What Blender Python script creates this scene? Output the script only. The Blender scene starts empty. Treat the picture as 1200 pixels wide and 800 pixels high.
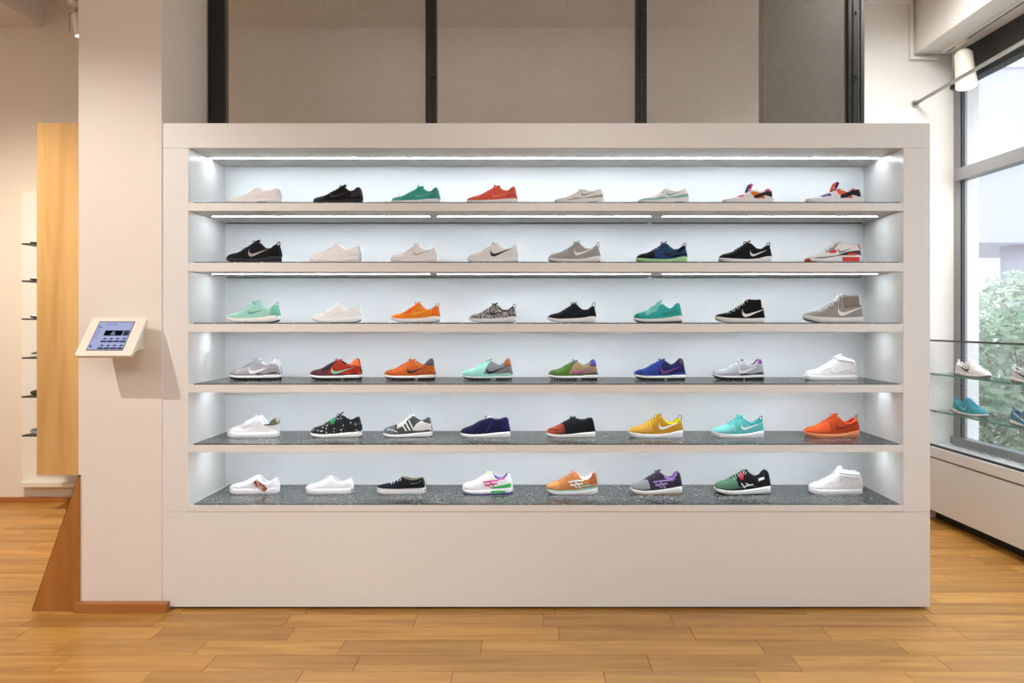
import bpy, bmesh, math, random
from mathutils import Vector, Matrix
random.seed(7)
SC = bpy.context.scene
COL = SC.collection
PI = math.pi
F = 805.0            # focal length in px for a 1200 px wide frame
CX, CY, HZ = 625.0, 377.0, 1.465

# ------------------------------------------------------------------ camera
cam_d = bpy.data.cameras.new('camera')
cam = bpy.data.objects.new('camera', cam_d)
COL.objects.link(cam)
cam.location = (0, 0, HZ)
cam.rotation_euler = (PI/2, 0, 0)
cam_d.sensor_fit = 'HORIZONTAL'
cam_d.sensor_width = 36.0
cam_d.lens = F/1200.0*36.0
cam_d.shift_x = -(CX-600)/1200.0
cam_d.shift_y = -(400-CY)/1200.0
cam_d.clip_start = 0.05
cam_d.clip_end = 300
SC.camera = cam

# ------------------------------------------------------------------ view, world, lights
SC.view_settings.view_transform = 'Standard'
SC.view_settings.look = 'None'
SC.view_settings.exposure = 0.0
SC.view_settings.gamma = 1.0
SC.view_settings.use_curve_mapping = False

w = bpy.data.worlds.new('sky'); SC.world = w
w.use_nodes = True
wn = w.node_tree.nodes; wl_ = w.node_tree.links
bg = wn['Background']
bg.inputs['Strength'].default_value = 3.4
tc = wn.new('ShaderNodeTexCoord'); sep = wn.new('ShaderNodeSeparateXYZ'); cr = wn.new('ShaderNodeValToRGB')
wl_.new(tc.outputs['Generated'], sep.inputs[0]); wl_.new(sep.outputs['Z'], cr.inputs[0])
cr.color_ramp.elements[0].position = 0.0; cr.color_ramp.elements[0].color = (0.97, 0.98, 1.0, 1)
cr.color_ramp.elements[1].position = 0.8; cr.color_ramp.elements[1].color = (0.72, 0.84, 1.0, 1)
wl_.new(cr.outputs[0], bg.inputs['Color'])

def area(name, loc, size, size_y, power, color, aim=None, spread=PI):
    d = bpy.data.lights.new(name, 'AREA'); d.shape = 'RECTANGLE'
    d.size = size; d.size_y = size_y; d.energy = power; d.color = color; d.spread = spread
    o = bpy.data.objects.new(name, d); COL.objects.link(o); o.location = loc
    if aim: o.rotation_euler = (Vector(aim)-Vector(loc)).to_track_quat('-Z', 'Y').to_euler()
    return o
def spot(name, loc, aim, power, color, angle=60, radius=0.04, blend=0.6):
    d = bpy.data.lights.new(name, 'SPOT'); d.energy = power; d.color = color
    d.spot_size = math.radians(angle); d.spot_blend = blend; d.shadow_soft_size = radius
    o = bpy.data.objects.new(name, d); COL.objects.link(o); o.location = loc
    o.rotation_euler = (Vector(aim)-Vector(loc)).to_track_quat('-Z', 'Y').to_euler()
    return o
WARM = (1.0, 0.80, 0.62); NEUT = (1.0, 0.95, 0.90)
# ceiling lighting of the shop floor (behind and above the camera)
area('ceiling_light_left', (-2.6, -0.2, 3.80), 1.6, 3.0, 37, NEUT, (-2.2, 3.0, 0.2), math.radians(130))
area('ceiling_light_center', (0.3, -0.4, 3.80), 1.6, 3.0, 60, (1.0, 0.97, 0.95), (0.4, 3.0, 0.2), math.radians(130))
# the spot that throws the shadow of the tablet
spot('spot_light_tablet', (-3.30, 1.10, 3.70), (-2.1, 3.5, 1.15), 270, (1.0, 0.93, 0.86), 54, 0.03, 0.8)
# warm spot plus added fill in the left rear space, warm light behind the mesh
spot('rear_left_light', (-3.6, 3.2, 3.80), (-4.1, 5.6, 0.2), 430, (1.0, 0.86, 0.70), 84, 0.15, 1.0)
area('rear_left_fill', (-4.5, 3.9, 3.84), 1.0, 1.6, 24, (1.0, 0.82, 0.62), (-4.5, 4.6, 0))  # added fill that evens out the rear left wall, no such fixture known
area('rear_cage_light', (-0.4, 4.75, 3.80), 2.6, 0.3, 3.6, (1.0, 0.88, 0.76), (-0.4, 5.2, 0))
area('rear_right_fill', (2.25, 3.85, 3.80), 0.9, 0.9, 52, (1.0, 0.96, 0.92), (2.9, 4.2, 0.2), math.radians(150))  # added fill to brighten the bench and right passage, not a known lamp

# ------------------------------------------------------------------ materials
def lin(c):
    return c/12.92 if c <= 0.04045 else ((c+0.055)/1.055)**2.4
def rgb(h):
    h = h.lstrip('#')
    return tuple(lin(int(h[i:i+2], 16)/255.0) for i in (0, 2, 4)) + (1.0,)
MC = {}
def mat(hexc, rough=0.6, var=0.06, scale=40.0, bump=0.0, metal=0.0, spec=0.5, coat=0.0, name=None):
    key = (hexc, rough, var, scale, bump, metal, spec, coat)
    if key in MC: return MC[key]
    m = bpy.data.materials.new(name or 'surface_'+hexc.strip('#')); m.use_nodes = True
    n = m.node_tree.nodes; l = m.node_tree.links; b = n['Principled BSDF']
    b.inputs['Roughness'].default_value = rough; b.inputs['Metallic'].default_value = metal
    b.inputs['Specular IOR Level'].default_value = spec
    b.inputs['Coat Weight'].default_value = coat
    t = n.new('ShaderNodeTexCoord'); z = n.new('ShaderNodeTexNoise'); z.inputs['Scale'].default_value = scale
    z.inputs['Detail'].default_value = 3
    l.new(t.outputs['Object'], z.inputs['Vector'])
    r = n.new('ShaderNodeMapRange'); r.inputs['To Min'].default_value = 1-var; r.inputs['To Max'].default_value = 1+var
    l.new(z.outputs['Fac'], r.inputs['Value'])
    x = n.new('ShaderNodeVectorMath'); x.operation = 'SCALE'
    x.inputs[0].default_value = rgb(hexc)[:3]; l.new(r.outputs[0], x.inputs['Scale'])
    l.new(x.outputs[0], b.inputs['Base Color'])
    if bump > 0:
        bp = n.new('ShaderNodeBump'); bp.inputs['Strength'].default_value = bump; bp.inputs['Distance'].default_value = 0.001
        z2 = n.new('ShaderNodeTexNoise'); z2.inputs['Scale'].default_value = scale*6
        l.new(t.outputs['Object'], z2.inputs['Vector']); l.new(z2.outputs['Fac'], bp.inputs['Height'])
        l.new(bp.outputs[0], b.inputs['Normal'])
    MC[key] = m
    return m
def fabric(h): return mat(h, 0.85, 0.10, 60, 0.6, spec=0.25)
def leather(h): return mat(h, 0.5, 0.04, 30, 0.15, spec=0.4)
def rubber(h): return mat(h, 0.6, 0.03, 20, 0.1, spec=0.35)
def emit(name, color, strength):
    m = bpy.data.materials.new(name); m.use_nodes = True
    n = m.node_tree.nodes; n.remove(n['Principled BSDF'])
    e = n.new('ShaderNodeEmission'); e.inputs['Color'].default_value = color; e.inputs['Strength'].default_value = strength
    m.node_tree.links.new(e.outputs[0], n['Material Output'].inputs[0])
    return m
def pattern_mat(kind, c1, c2, scale, thr, c3=None):
    key = ('pat', kind, c1, c2, scale, thr, c3)
    if key in MC: return MC[key]
    m = bpy.data.materials.new('pattern_'+kind); m.use_nodes = True
    n = m.node_tree.nodes; l = m.node_tree.links; b = n['Principled BSDF']; b.inputs['Roughness'].default_value = 0.75
    t = n.new('ShaderNodeTexCoord')
    if kind == 'dots':
        z = n.new('ShaderNodeTexVoronoi'); out = z.outputs['Distance']
    else:
        z = n.new('ShaderNodeTexNoise'); z.inputs['Detail'].default_value = 2; z.inputs['Distortion'].default_value = 2.0 if kind == 'swirl' else 0.3; out = z.outputs['Fac']
    z.inputs['Scale'].default_value = scale
    l.new(t.outputs['Object'], z.inputs['Vector'])
    c = n.new('ShaderNodeValToRGB'); c.color_ramp.interpolation = 'CONSTANT'
    c.color_ramp.elements[0].color = rgb(c1); c.color_ramp.elements[1].color = rgb(c2); c.color_ramp.elements[1].position = thr
    if c3:
        e = c.color_ramp.elements.new(thr+0.1); e.color = rgb(c3)
    l.new(out, c.inputs[0]); l.new(c.outputs[0], b.inputs['Base Color'])
    MC[key] = m
    return m
def resolve(s):
    """'#hex' fabric, 'L#hex' leather, 'R#hex' rubber, or a material"""
    if not isinstance(s, str): return s
    pre = s[0] if s[0] in 'LR' else ''; h = s[len(pre)+1:]
    v = [int(h[i:i+2], 16) for i in (0, 2, 4)]
    if min(v) > 190:      # white leather, foam and knit
        v = [round(a+(253-a)*.6) for a in v]; s = pre+'#%02x%02x%02x' % tuple(v)
    if s[0] == 'L': return leather(s[1:])
    if s[0] == 'R': return rubber(s[1:])
    return fabric(s)

def glass_mat(name, tint, refl=0.6, haze=None, edge=None):
    m = bpy.data.materials.new(name); m.use_nodes = True
    n = m.node_tree.nodes; l = m.node_tree.links; n.remove(n['Principled BSDF'])
    tr = n.new('ShaderNodeBsdfTransparent'); tr.inputs[0].default_value = tint
    gl = n.new('ShaderNodeBsdfGlossy'); gl.inputs['Roughness'].default_value = 0.02
    fr = n.new('ShaderNodeFresnel'); ge = n.new('ShaderNodeNewGeometry')
    io = n.new('ShaderNodeMath'); io.operation = 'MULTIPLY_ADD'; io.inputs[1].default_value = 1/1.5-1.5; io.inputs[2].default_value = 1.5
    l.new(ge.outputs['Backfacing'], io.inputs[0]); l.new(io.outputs[0], fr.inputs['IOR'])   # both faces reflect like the outer face of a pane
    mu = n.new('ShaderNodeMath'); mu.operation = 'MULTIPLY'; mu.inputs[1].default_value = refl
    l.new(fr.outputs[0], mu.inputs[0])
    mx = n.new('ShaderNodeMixShader')
    l.new(mu.outputs[0], mx.inputs[0]); l.new(tr.outputs[0], mx.inputs[1]); l.new(gl.outputs[0], mx.inputs[2])
    last = mx
    if haze:
        df = n.new('ShaderNodeBsdfDiffuse'); df.inputs[0].default_value = haze[0]
        m2 = n.new('ShaderNodeMixShader'); m2.inputs[0].default_value = haze[1]
        l.new(mx.outputs[0], m2.inputs[1]); l.new(df.outputs[0], m2.inputs[2]); last = m2
    l.new(last.outputs[0], n['Material Output'].inputs[0])
    return m

M_UNIT = mat('#e9e7e4', 0.32, 0.008, 3, 0, name='white_lacquer')
M_UNIT_IN = mat('#eef1f2', 0.4, 0.008, 3, 0, name='white_shelf_interior')
M_PILLAR = mat('#ece3da', 0.6, 0.015, 4, 0.1, name='painted_pillar')
M_WALL = mat('#ece4da', 0.8, 0.015, 3, 0.1, name='painted_wall')
M_WALLW = mat('#f0eeea', 0.8, 0.012, 3, 0.1, name='white_wall')
M_GREYWALL = mat('#d8d0c4', 0.8, 0.02, 3, 0.1, name='grey_partition_paint')
M_CEIL = mat('#ece6dc', 0.85, 0.01, 3, 0, name='ceiling_paint')
M_BLACK = mat('#0b0b0b', 0.5, 0.1, 8, 0, name='black_steel')
M_STRAND = mat('#a79b8c', 0.45, 0.08, 20, 0, metal=0.3, name='expanded_metal')
M_STRAND_DARK = mat('#5a5a58', 0.5, 0.08, 20, 0, metal=0.4, name='dark_expanded_metal')
M_ALU = mat('#8e9092', 0.4, 0.04, 12, 0, metal=0.4, name='grey_aluminium')
M_STEEL = mat('#b6b3ad', 0.3, 0.03, 12, 0, metal=0.9, name='brushed_steel')
M_WHITEPLASTIC = mat('#ece6da', 0.35, 0.01, 8, 0, name='white_plastic')
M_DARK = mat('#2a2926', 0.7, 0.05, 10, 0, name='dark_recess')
M_GLASS = glass_mat('window_glass', (0.86, 0.90, 0.93, 1), 1.0, ((0.80, 0.82, 0.86, 1), 0.16))
M_SHELFGLASS = glass_mat('shelf_glass', (0.90, 0.97, 0.95, 1), 1.0)
M_GLASSEDGE = mat('#5e9a8a', 0.2, 0.05, 20, 0, name='green_glass_edge')
M_STRIP = emit('led_strip_light', (0.80, 0.91, 1.0, 1), 80.0)

def wood(name, c1, c2, rough=0.4, axis='X', scale=1.0, rand=0.0, bump=0.15):
    m = bpy.data.materials.new(name); m.use_nodes = True
    n = m.node_tree.nodes; l = m.node_tree.links; b = n['Principled BSDF']
    b.inputs['Roughness'].default_value = rough
    t = n.new('ShaderNodeTexCoord'); mp = n.new('ShaderNodeMapping')
    st = {'X': (1.2, 14, 14), 'Z': (14, 14, 1.2)}[axis]
    mp.inputs['Scale'].default_value = tuple(s*scale for s in st)
    l.new(t.outputs['Object'], mp.inputs['Vector'])
    oi = n.new('ShaderNodeObjectInfo')
    off = n.new('ShaderNodeMath'); off.operation = 'MULTIPLY'; off.inputs[1].default_value = 37.0
    l.new(oi.outputs['Random'], off.inputs[0])
    cb = n.new('ShaderNodeCombineXYZ')
    for i in range(3): l.new(off.outputs[0], cb.inputs[i])
    l.new(cb.outputs[0], mp.inputs['Location'])
    z = n.new('ShaderNodeTexNoise'); z.inputs['Scale'].default_value = 1.0; z.inputs['Detail'].default_value = 6
    z.inputs['Distortion'].default_value = 0.8; z.inputs['Roughness'].default_value = 0.6
    l.new(mp.outputs[0], z.inputs['Vector'])
    c = n.new('ShaderNodeValToRGB')
    c.color_ramp.elements[0].color = rgb(c1); c.color_ramp.elements[0].position = 0.30
    c.color_ramp.elements[1].color = rgb(c2); c.color_ramp.elements[1].position = 0.68
    l.new(z.outputs['Fac'], c.inputs[0])
    hs = n.new('ShaderNodeHueSaturation')
    r = n.new('ShaderNodeMapRange'); r.inputs['To Min'].default_value = 1-rand; r.inputs['To Max'].default_value = 1+rand*0.55
    l.new(oi.outputs['Random'], r.inputs['Value']); l.new(r.outputs[0], hs.inputs['Value'])
    l.new(c.outputs[0], hs.inputs['Color']); l.new(hs.outputs[0], b.inputs['Base Color'])
    bp = n.new('ShaderNodeBump'); bp.inputs['Strength'].default_value = bump; bp.inputs['Distance'].default_value = 0.002
    l.new(z.outputs['Fac'], bp.inputs['Height']); l.new(bp.outputs[0], b.inputs['Normal'])
    return m
M_PLANK = wood('oak_floor_plank', '#ac7635', '#d4a256', 0.34, 'X', 1.0, 0.20)
M_SUBFLOOR = mat('#7a4f26', 0.5, 0.1, 8, 0, name='floor_joint_wood')
M_PANELWOOD = wood('honey_wood_panel', '#c0965c', '#d6b27a', 0.45, 'Z', 0.45, 0.0)
M_FINWOOD = wood('brown_wood_fin', '#9c6029', '#b37636', 0.5, 'Z', 0.6, 0.0)
M_SKIRT = wood('skirting_wood', '#a3642e', '#b57840', 0.4, 'X', 0.8, 0.0)

def terrazzo():
    m = bpy.data.materials.new('black_speckled_slab'); m.use_nodes = True
    n = m.node_tree.nodes; l = m.node_tree.links; b = n['Principled BSDF']
    b.inputs['Roughness'].default_value = 0.22
    t = n.new('ShaderNodeTexCoord')
    v = n.new('ShaderNodeTexVoronoi'); v.inputs['Scale'].default_value = 135
    z = n.new('ShaderNodeTexNoise'); z.inputs['Scale'].default_value = 160; z.inputs['Detail'].default_value = 4
    l.new(t.outputs['Object'], v.inputs['Vector']); l.new(t.outputs['Object'], z.inputs['Vector'])
    c = n.new('ShaderNodeValToRGB'); c.color_ramp.interpolation = 'CONSTANT'
    c.color_ramp.elements[0].color = rgb('#303433'); c.color_ramp.elements[1].color = rgb('#959b9a'); c.color_ramp.elements[1].position = 0.93
    e = c.color_ramp.elements.new(0.6); e.color = rgb('#4f5453')
    sp = n.new('ShaderNodeSeparateColor'); l.new(v.outputs['Color'], sp.inputs[0]); l.new(sp.outputs[0], c.inputs[0])
    c2 = n.new('ShaderNodeValToRGB'); c2.color_ramp.elements[0].position = 0.4; c2.color_ramp.elements[1].position = 0.7
    c2.color_ramp.elements[0].color = (0, 0, 0, 1); c2.color_ramp.elements[1].color = rgb('#6b7070')
    l.new(z.outputs['Fac'], c2.inputs[0])
    mx = n.new('ShaderNodeMix'); mx.data_type = 'RGBA'; mx.blend_type = 'ADD'; mx.inputs['Factor'].default_value = 0.6
    l.new(c.outputs[0], mx.inputs[6]); l.new(c2.outputs[0], mx.inputs[7]); l.new(mx.outputs[2], b.inputs['Base Color'])
    return m
M_SLAB = terrazzo()

# ------------------------------------------------------------------ object helpers
def tag(o, label=None, cat=None, group=None, kind=None):
    if label: o['label'] = label
    if cat: o['category'] = cat
    if group: o['group'] = group
    if kind: o['kind'] = kind
    return o
def empty(name, loc=(0, 0, 0), rz=0.0, label=None, cat=None, group=None, kind=None):
    o = bpy.data.objects.new(name, None); COL.objects.link(o)
    o.empty_display_size = 0.05
    o.location = loc; o.rotation_euler = (0, 0, rz)
    return tag(o, label, cat, group, kind)
class MB:
    """collects geometry of ONE object"""
    def __init__(s): s.v = []; s.f = []
    def box(s, x0, x1, y0, y1, z0, z1):
        b = len(s.v)
        s.v += [(x0,y0,z0),(x1,y0,z0),(x1,y1,z0),(x0,y1,z0),(x0,y0,z1),(x1,y0,z1),(x1,y1,z1),(x0,y1,z1)]
        s.f += [tuple(b+i for i in q) for q in ((0,3,2,1),(4,5,6,7),(0,1,5,4),(1,2,6,5),(2,3,7,6),(3,0,4,7))]
        return s
    def prism(s, pts, a, b, axis='Y'):
        """polygon in the plane perpendicular to axis, extruded a..b"""
        k = len(s.v); n = len(pts)
        for d in (a, b):
            for p in pts:
                s.v.append({'Y': (p[0], d, p[1]), 'X': (d, p[0], p[1]), 'Z': (p[0], p[1], d)}[axis])
        s.f.append(tuple(k+i for i in range(n))); s.f.append(tuple(k+n+i for i in reversed(range(n))))
        for i in range(n): s.f.append((k+i, k+n+i, k+n+(i+1) % n, k+(i+1) % n))
        return s
    def tube(s, path, r, n=8, r2=None, cap=True):
        """sweep an ellipse (r sideways, r2 along the other normal)"""
        path = [Vector(p) for p in path]; k = len(s.v); m = len(path)
        for i, p in enumerate(path):
            d = (path[min(i+1, m-1)]-path[max(i-1, 0)])
            if d.length < 1e-9: d = Vector((0, 0, 1))
            d.normalize()
            up = Vector((0, 0, 1)) if abs(d.z) < 0.9 else Vector((0, 1, 0))
            a = d.cross(up).normalized(); b = a.cross(d).normalized()
            rr = r[i] if isinstance(r, (list, tuple)) else r
            q = rr if r2 is None else r2
            for j in range(n):
                t = 2*PI*j/n
                s.v.append(tuple(p+a*math.cos(t)*rr+b*math.sin(t)*q))
        for i in range(m-1):
            for j in range(n):
                s.f.append((k+i*n+j, k+i*n+(j+1) % n, k+(i+1)*n+(j+1) % n, k+(i+1)*n+j))
        if cap:
            s.f.append(tuple(k+j for j in reversed(range(n)))); s.f.append(tuple(k+(m-1)*n+j for j in range(n)))
        return s
    def strap(s, path, hy, th, y0=0.0, n=8):
        """band following a path of (x,z): half width hy along Y, half thickness th"""
        k = len(s.v); m = len(path)
        for i, p in enumerate(path):
            a = path[min(i+1, m-1)]; b = path[max(i-1, 0)]
            dx, dz = a[0]-b[0], a[1]-b[1]; q = math.hypot(dx, dz) or 1e-6; nx, nz = -dz/q, dx/q
            h = hy[i] if isinstance(hy, (list, tuple)) else hy
            for j in range(n):
                t = 2*PI*(j+0.5)/n
                cy = math.copysign(abs(math.cos(t))**0.5, math.cos(t)); cs = math.copysign(abs(math.sin(t))**0.6, math.sin(t))
                s.v.append((p[0]+nx*cs*th, y0+cy*h, p[1]+nz*cs*th))
        for i in range(m-1):
            for j in range(n):
                s.f.append((k+i*n+j, k+i*n+(j+1) % n, k+(i+1)*n+(j+1) % n, k+(i+1)*n+j))
        s.f.append(tuple(k+j for j in reversed(range(n)))); s.f.append(tuple(k+(m-1)*n+j for j in range(n)))
        return s
    def grid(s, rows):
        k = len(s.v); n = len(rows[0])
        for r in rows: s.v += [tuple(p) for p in r]
        for i in range(len(rows)-1):
            for j in range(n-1):
                s.f.append((k+i*n+j, k+i*n+j+1, k+(i+1)*n+j+1, k+(i+1)*n+j))
        return s
    def build(s, name, m, parent=None, smooth=False, bevel=0.0, recalc=True, kind=None, label=None, cat=None, group=None, weld=False):
        me = bpy.data.meshes.new(name); me.from_pydata(s.v, [], s.f)
        if bevel > 0 or recalc or weld:
            bm = bmesh.new(); bm.from_mesh(me)
            if weld: bmesh.ops.remove_doubles(bm, verts=bm.verts, dist=1e-6)
            if bevel > 0:
                bmesh.ops.bevel(bm, geom=list(bm.edges), offset=bevel, segments=2, affect='EDGES', profile=0.7)
            bmesh.ops.recalc_face_normals(bm, faces=bm.faces)
            bm.to_mesh(me); bm.free()
        if smooth:
            me.polygons.foreach_set('use_smooth', [True]*len(me.polygons))
        if m: me.materials.append(m)
        o = bpy.data.objects.new(name, me); COL.objects.link(o)
        if parent: o.parent = parent
        return tag(o, label, cat, group, kind)
def pchip(pts):
    xs = [p[0] for p in pts]; ys = [p[1] for p in pts]; n = len(xs)
    h = [xs[i+1]-xs[i] for i in range(n-1)]; d = [(ys[i+1]-ys[i])/h[i] for i in range(n-1)]
    m = [d[0]]+[0 if d[i-1]*d[i] <= 0 else 3*(h[i-1]+h[i])/((2*h[i]+h[i-1])/d[i-1]+(h[i]+2*h[i-1])/d[i]) for i in range(1, n-1)]+[d[-1]]
    def f(x):
        if x <= xs[0]: return ys[0]
        if x >= xs[-1]: return ys[-1]
        i = 0
        while xs[i+1] < x: i += 1
        t = (x-xs[i])/h[i]
        return (ys[i]*(2*t**3-3*t*t+1)+m[i]*h[i]*(t**3-2*t*t+t)+ys[i+1]*(3*t*t-2*t**3)+m[i+1]*h[i]*(t**3-t*t))
    return f
def PX(px, Y): return (px-CX)*Y/F
def PZ(py, Y): return HZ-(py-CY)*Y/F

# ================================================================== STRUCTURE
YB = 5.59       # rear wall
YE = 5.15       # short wall beside the window
CZ = 3.86       # ceiling
def struct(o): o['kind'] = 'structure'; return o
# floor with individual boards
fl = MB().box(-6.0, 3.45, -3.0, 5.7, -0.08, -0.012).build('floor', M_SUBFLOOR, kind='structure')
known = {0: 0.05, 1: 0.12, 2: -0.2345, 3: -0.13, 4: 0.294}
board_mesh = {}
PL, PW = 0.63, 0.14
count = 0
for r in range(-17, 7):
    y1 = 3.443 - r*PW; y0 = y1-PW        # r=0 is the first full row in front of the unit
    off = known.get(r, random.uniform(0, PL))
    off = off % PL
    k = math.floor((-4.9-off)/PL)
    while True:
        xa = off+k*PL; xb = xa+PL; k += 1
        if xa > 3.2: break
        # only where the photograph could see the floor (the left rear space, the right passage, the front)
        ym = y1
        lim = 645*ym/F
        if xb < -625*ym/F-0.35 or xa > 575*ym/F+0.25: continue
        if y0 > 3.62 and xa > -2.05 and xb < 2.0: continue
        nl = 1; jx = CX+xb*F/(y0+PW/2)      # picture column of the joint at the right end
        drop = {0: 937, 1: 499, 2: 727, 3: 590}.get(r)
        if (drop and abs(jx-drop) < 40) or (r not in known and random.random() < .3): nl = 2; k += 1
        key = nl
        if key not in board_mesh:
            bo = MB().box(0.0012, PL*nl-0.0012, 0.0010, PW-0.0010, -0.012, 0.0).build('plank', M_PLANK, fl, bevel=0.0012)
            board_mesh[key] = bo.data
        else:
            bo = bpy.data.objects.new('plank', board_mesh[key]); COL.objects.link(bo); bo.parent = fl
        bo.location = (xa, y0, random.uniform(-0.0006, 0.0)); count += 1
# boards that go on beyond what the photograph shows
M_FLOORFAR = wood('oak_floor_far', '#ac7635', '#d4a256', 0.34, 'X', 1.0, 0.0)
MB().box(-6.0, 3.45, -3.0, 2.46, -0.012, -0.001).build('floor_outer_boards', M_FLOORFAR, fl, kind='stuff')
print('planks', count)

MB().box(-6.1, 2.35, YB, YB+0.15, 0, 4.3).build('wall_back', M_WALL, kind='structure')
MB().box(2.35, 3.34, YE, YE+0.25, 0, 4.3).build('wall_back_right', M_WALLW, kind='structure')
MB().box(-6.1, -5.95, -3.1, YB, 0, 4.3).build('wall_left', M_WALL, kind='structure')
MB().box(-6.1, 3.8, -3.15, -3.0, 0, 4.3).build('wall_front', M_WALL, kind='structure')
# ceiling with the higher slot above the left passage
cb = MB()
cb.box(-6.1, -3.99, -3.0, YB, CZ, CZ+0.4)
cb.box(-2.5, 4.0, -3.0, YE+0.5, CZ, CZ+0.4)
cb.box(-3.99, -2.5, -3.0, 2.4, CZ, CZ+0.4)
cb.box(-3.99, -2.5, 2.4, YB, 4.09, CZ+0.4)
cb.build('ceiling', M_CEIL, kind='structure')
# baseboard at the rear left
MB().box(-5.9, -2.4, YB-0.018, YB, 0, 0.042).build('baseboard_back', M_SKIRT, kind='structure', bevel=0.002)
# pillar
YP = 3.492
MB().box(PX(92, YP), PX(189.3, YP), YP, 4.25, 0, 3.86).build('wall_pillar', M_PILLAR, kind='structure')
MB().box(PX(86, 3.45), PX(194, 3.45), 3.452, YP, 0, 0.048).build('baseboard_pillar', M_SKIRT, kind='structure', bevel=0.003)
# partition behind the shelving: solid below, grey wall strip on the left
MB().box(PX(189.3, YP)+0.001, PX(245, 4.0), 4.02, 4.14, 0, CZ).build('wall_center', M_GREYWALL, kind='structure')
# right side wall (sill wall below the glass is the bench), bulkhead above the window
def wx(Y): return 3.154+(5.15-Y)*0.0435      # x of the window plane
DXY = -0.0435
def right_prism(x_off0, x_off1, z0, z1, ya, yb, name, m, parent=None, **kw):
    """a bar that runs along the (slightly turned) window wall"""
    b = MB()
    pts = [(wx(ya)+x_off0, ya), (wx(ya)+x_off1, ya), (wx(yb)+x_off1, yb), (wx(yb)+x_off0, yb)]
    b.prism(pts, z0, z1, 'Z')
    return b.build(name, m, parent, **kw)
right_prism(0.02, 0.30, 0, 0.50, -3.0, YE, 'wall_right', M_WALLW, kind='structure')
# soffit box that hides the blinds
bh = MB()
bh.prism([(2.853, -3.0), (3.9, -3.0), (3.9, YE), (2.853, YE)], 3.467, CZ, 'Z')
bh.build('ceiling_bulkhead', mat('#f1ede8', 0.8, 0.01, 3), kind='structure', bevel=0.003)
tb = MB().box(2.810, 2.830, YE-0.03, YE, 3.44, CZ).box(2.810, 3.02, YE-0.03, YE, 3.425, 3.44)
tb.build('trim_1', M_WALLW, kind='structure', bevel=0.002)
MB().box(2.36, 2.81, YE-0.02, YE, CZ-0.025, CZ).build('trim_2', M_WALLW, kind='structure')

# window wall: frames, transoms, panes
win = empty('window_1', (0, 0, 0), kind='structure')
ZS, ZH = 0.56, 3.24
mull = [YE-0.001, 3.35, 1.75, 0.15, -1.45, -2.95]
right_prism(-0.03, 0.05, ZS, ZS+0.05, -2.99, YE, 'window_sill_frame', M_ALU, win, bevel=0.003)
right_prism(-0.03, 0.05, ZH-0.035, ZH, -2.99, YE, 'window_head_frame', M_BLACK, win)
right_prism(-0.03, 0.05, 2.505, 2.595, -2.99, YE-0.05, 'window_transom', M_ALU, win, bevel=0.003)
for y in mull:
    right_prism(-0.004, 0.05, ZS, ZH, y-0.075, y, 'window_mullion', M_ALU, win, bevel=0.004)
for y in mull[:-1]:
    right_prism(0.0, 0.007, ZS+0.05, ZH-0.03, y-0.086, y-0.0755, 'window_gasket', M_BLACK, win)
    right_prism(0.002, 0.010, ZS+0.05, ZH-0.03, y-0.104, y-0.099, 'window_bead', M_BLACK, win)
right_prism(0.0, 0.02, ZH, 3.467, -2.99, YE, 'window_fascia', mat('#32322f', 0.6, 0.05, 10), win)
for i in range(len(mull)-1):
    for (za, zb) in ((ZS+0.05, 2.505), (2.595, ZH-0.03)):
        ya, yb = mull[i+1], mull[i]-0.075
        b = MB(); b.v = [(wx(ya)+0.012, ya, za), (wx(yb)+0.012, yb, za), (wx(yb)+0.012, yb, zb), (wx(ya)+0.012, ya, zb)]; b.f = [(0, 1, 2, 3)]
        b.build('pane', M_GLASS, win, recalc=False)

# ================================================================== SHELVING UNIT
YF = 3.5; YI = 3.92
def X(px): return (px-CX)/230.0
def Z(py): return HZ-(py-CY)/230.0
XL, XR = X(190), X(1090); IL, IR = X(220.5), X(1058.5)
unit = empty('shoe_display_unit', ((XL+XR)/2, YF, 0), label='long white shoe display unit with five lit shelves', cat='shelving')
UO = Vector(unit.location)
def ubox(x0, x1, y0, y1, z0, z1, name, m, parent=None, bevel=0.0012, **kw):
    p = parent or unit
    b = MB(); b.box(x0-UO.x, x1-UO.x, y0-UO.y, y1-UO.y, z0, z1)
    return b.build(name, m, p, bevel=bevel, **kw)
g = 0.0011
ZT = Z(144.3)
ubox(XL, XR, YF, YI+0.03, Z(173.2), ZT, 'top_panel', M_UNIT)
ubox(XL, IL, YF, YI+0.03, Z(599.5), Z(173.2)-g, 'side_panel', M_UNIT)
ubox(IR, XR, YF, YI+0.03, Z(599.5), Z(173.2)-g, 'side_panel', M_UNIT)
ubox(XL, XR, YF, YI+0.03, Z(710.8), Z(599.5)-g*1.5, 'base_panel', M_UNIT)
ubox(XL+0.03, XR-0.03, YF+0.03, YI, 0, Z(710.8)-0.0005, 'plinth', M_DARK)
ubox(IL, IR, YI, YI+0.03, Z(599.5)+0.002, Z(173.2)-g, 'back_panel', M_UNIT_IN)
# inner lining boards of both ends
LEDX = [(PX(222, 3.7), PX(1057, 3.7))]
levels = [(236.5, 247.0), (306.5, 318.0), (378.0, 389.0), (449.5, 459.8), (520.0, 529.8), (590.5, 599.3)]
tops = []
prev_bottom = Z(173.2)-g
slab_th = 0.0055
for i, (ya, yb) in enumerate(levels):
    z1 = Z(ya)-slab_th; z0 = Z(yb)
    sh = ubox(IL+0.0008, IR-0.0008, YF-0.0002 if i < 5 else YF, YI-0.0006, z0, z1, 'shelf', M_UNIT)
    ubox(X(226), X(1055), YF+0.006, YI-0.002, z1, z1+slab_th, 'speckled_slab', M_SLAB, sh, bevel=0.0006)
    tops.append(z1+slab_th)
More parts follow.
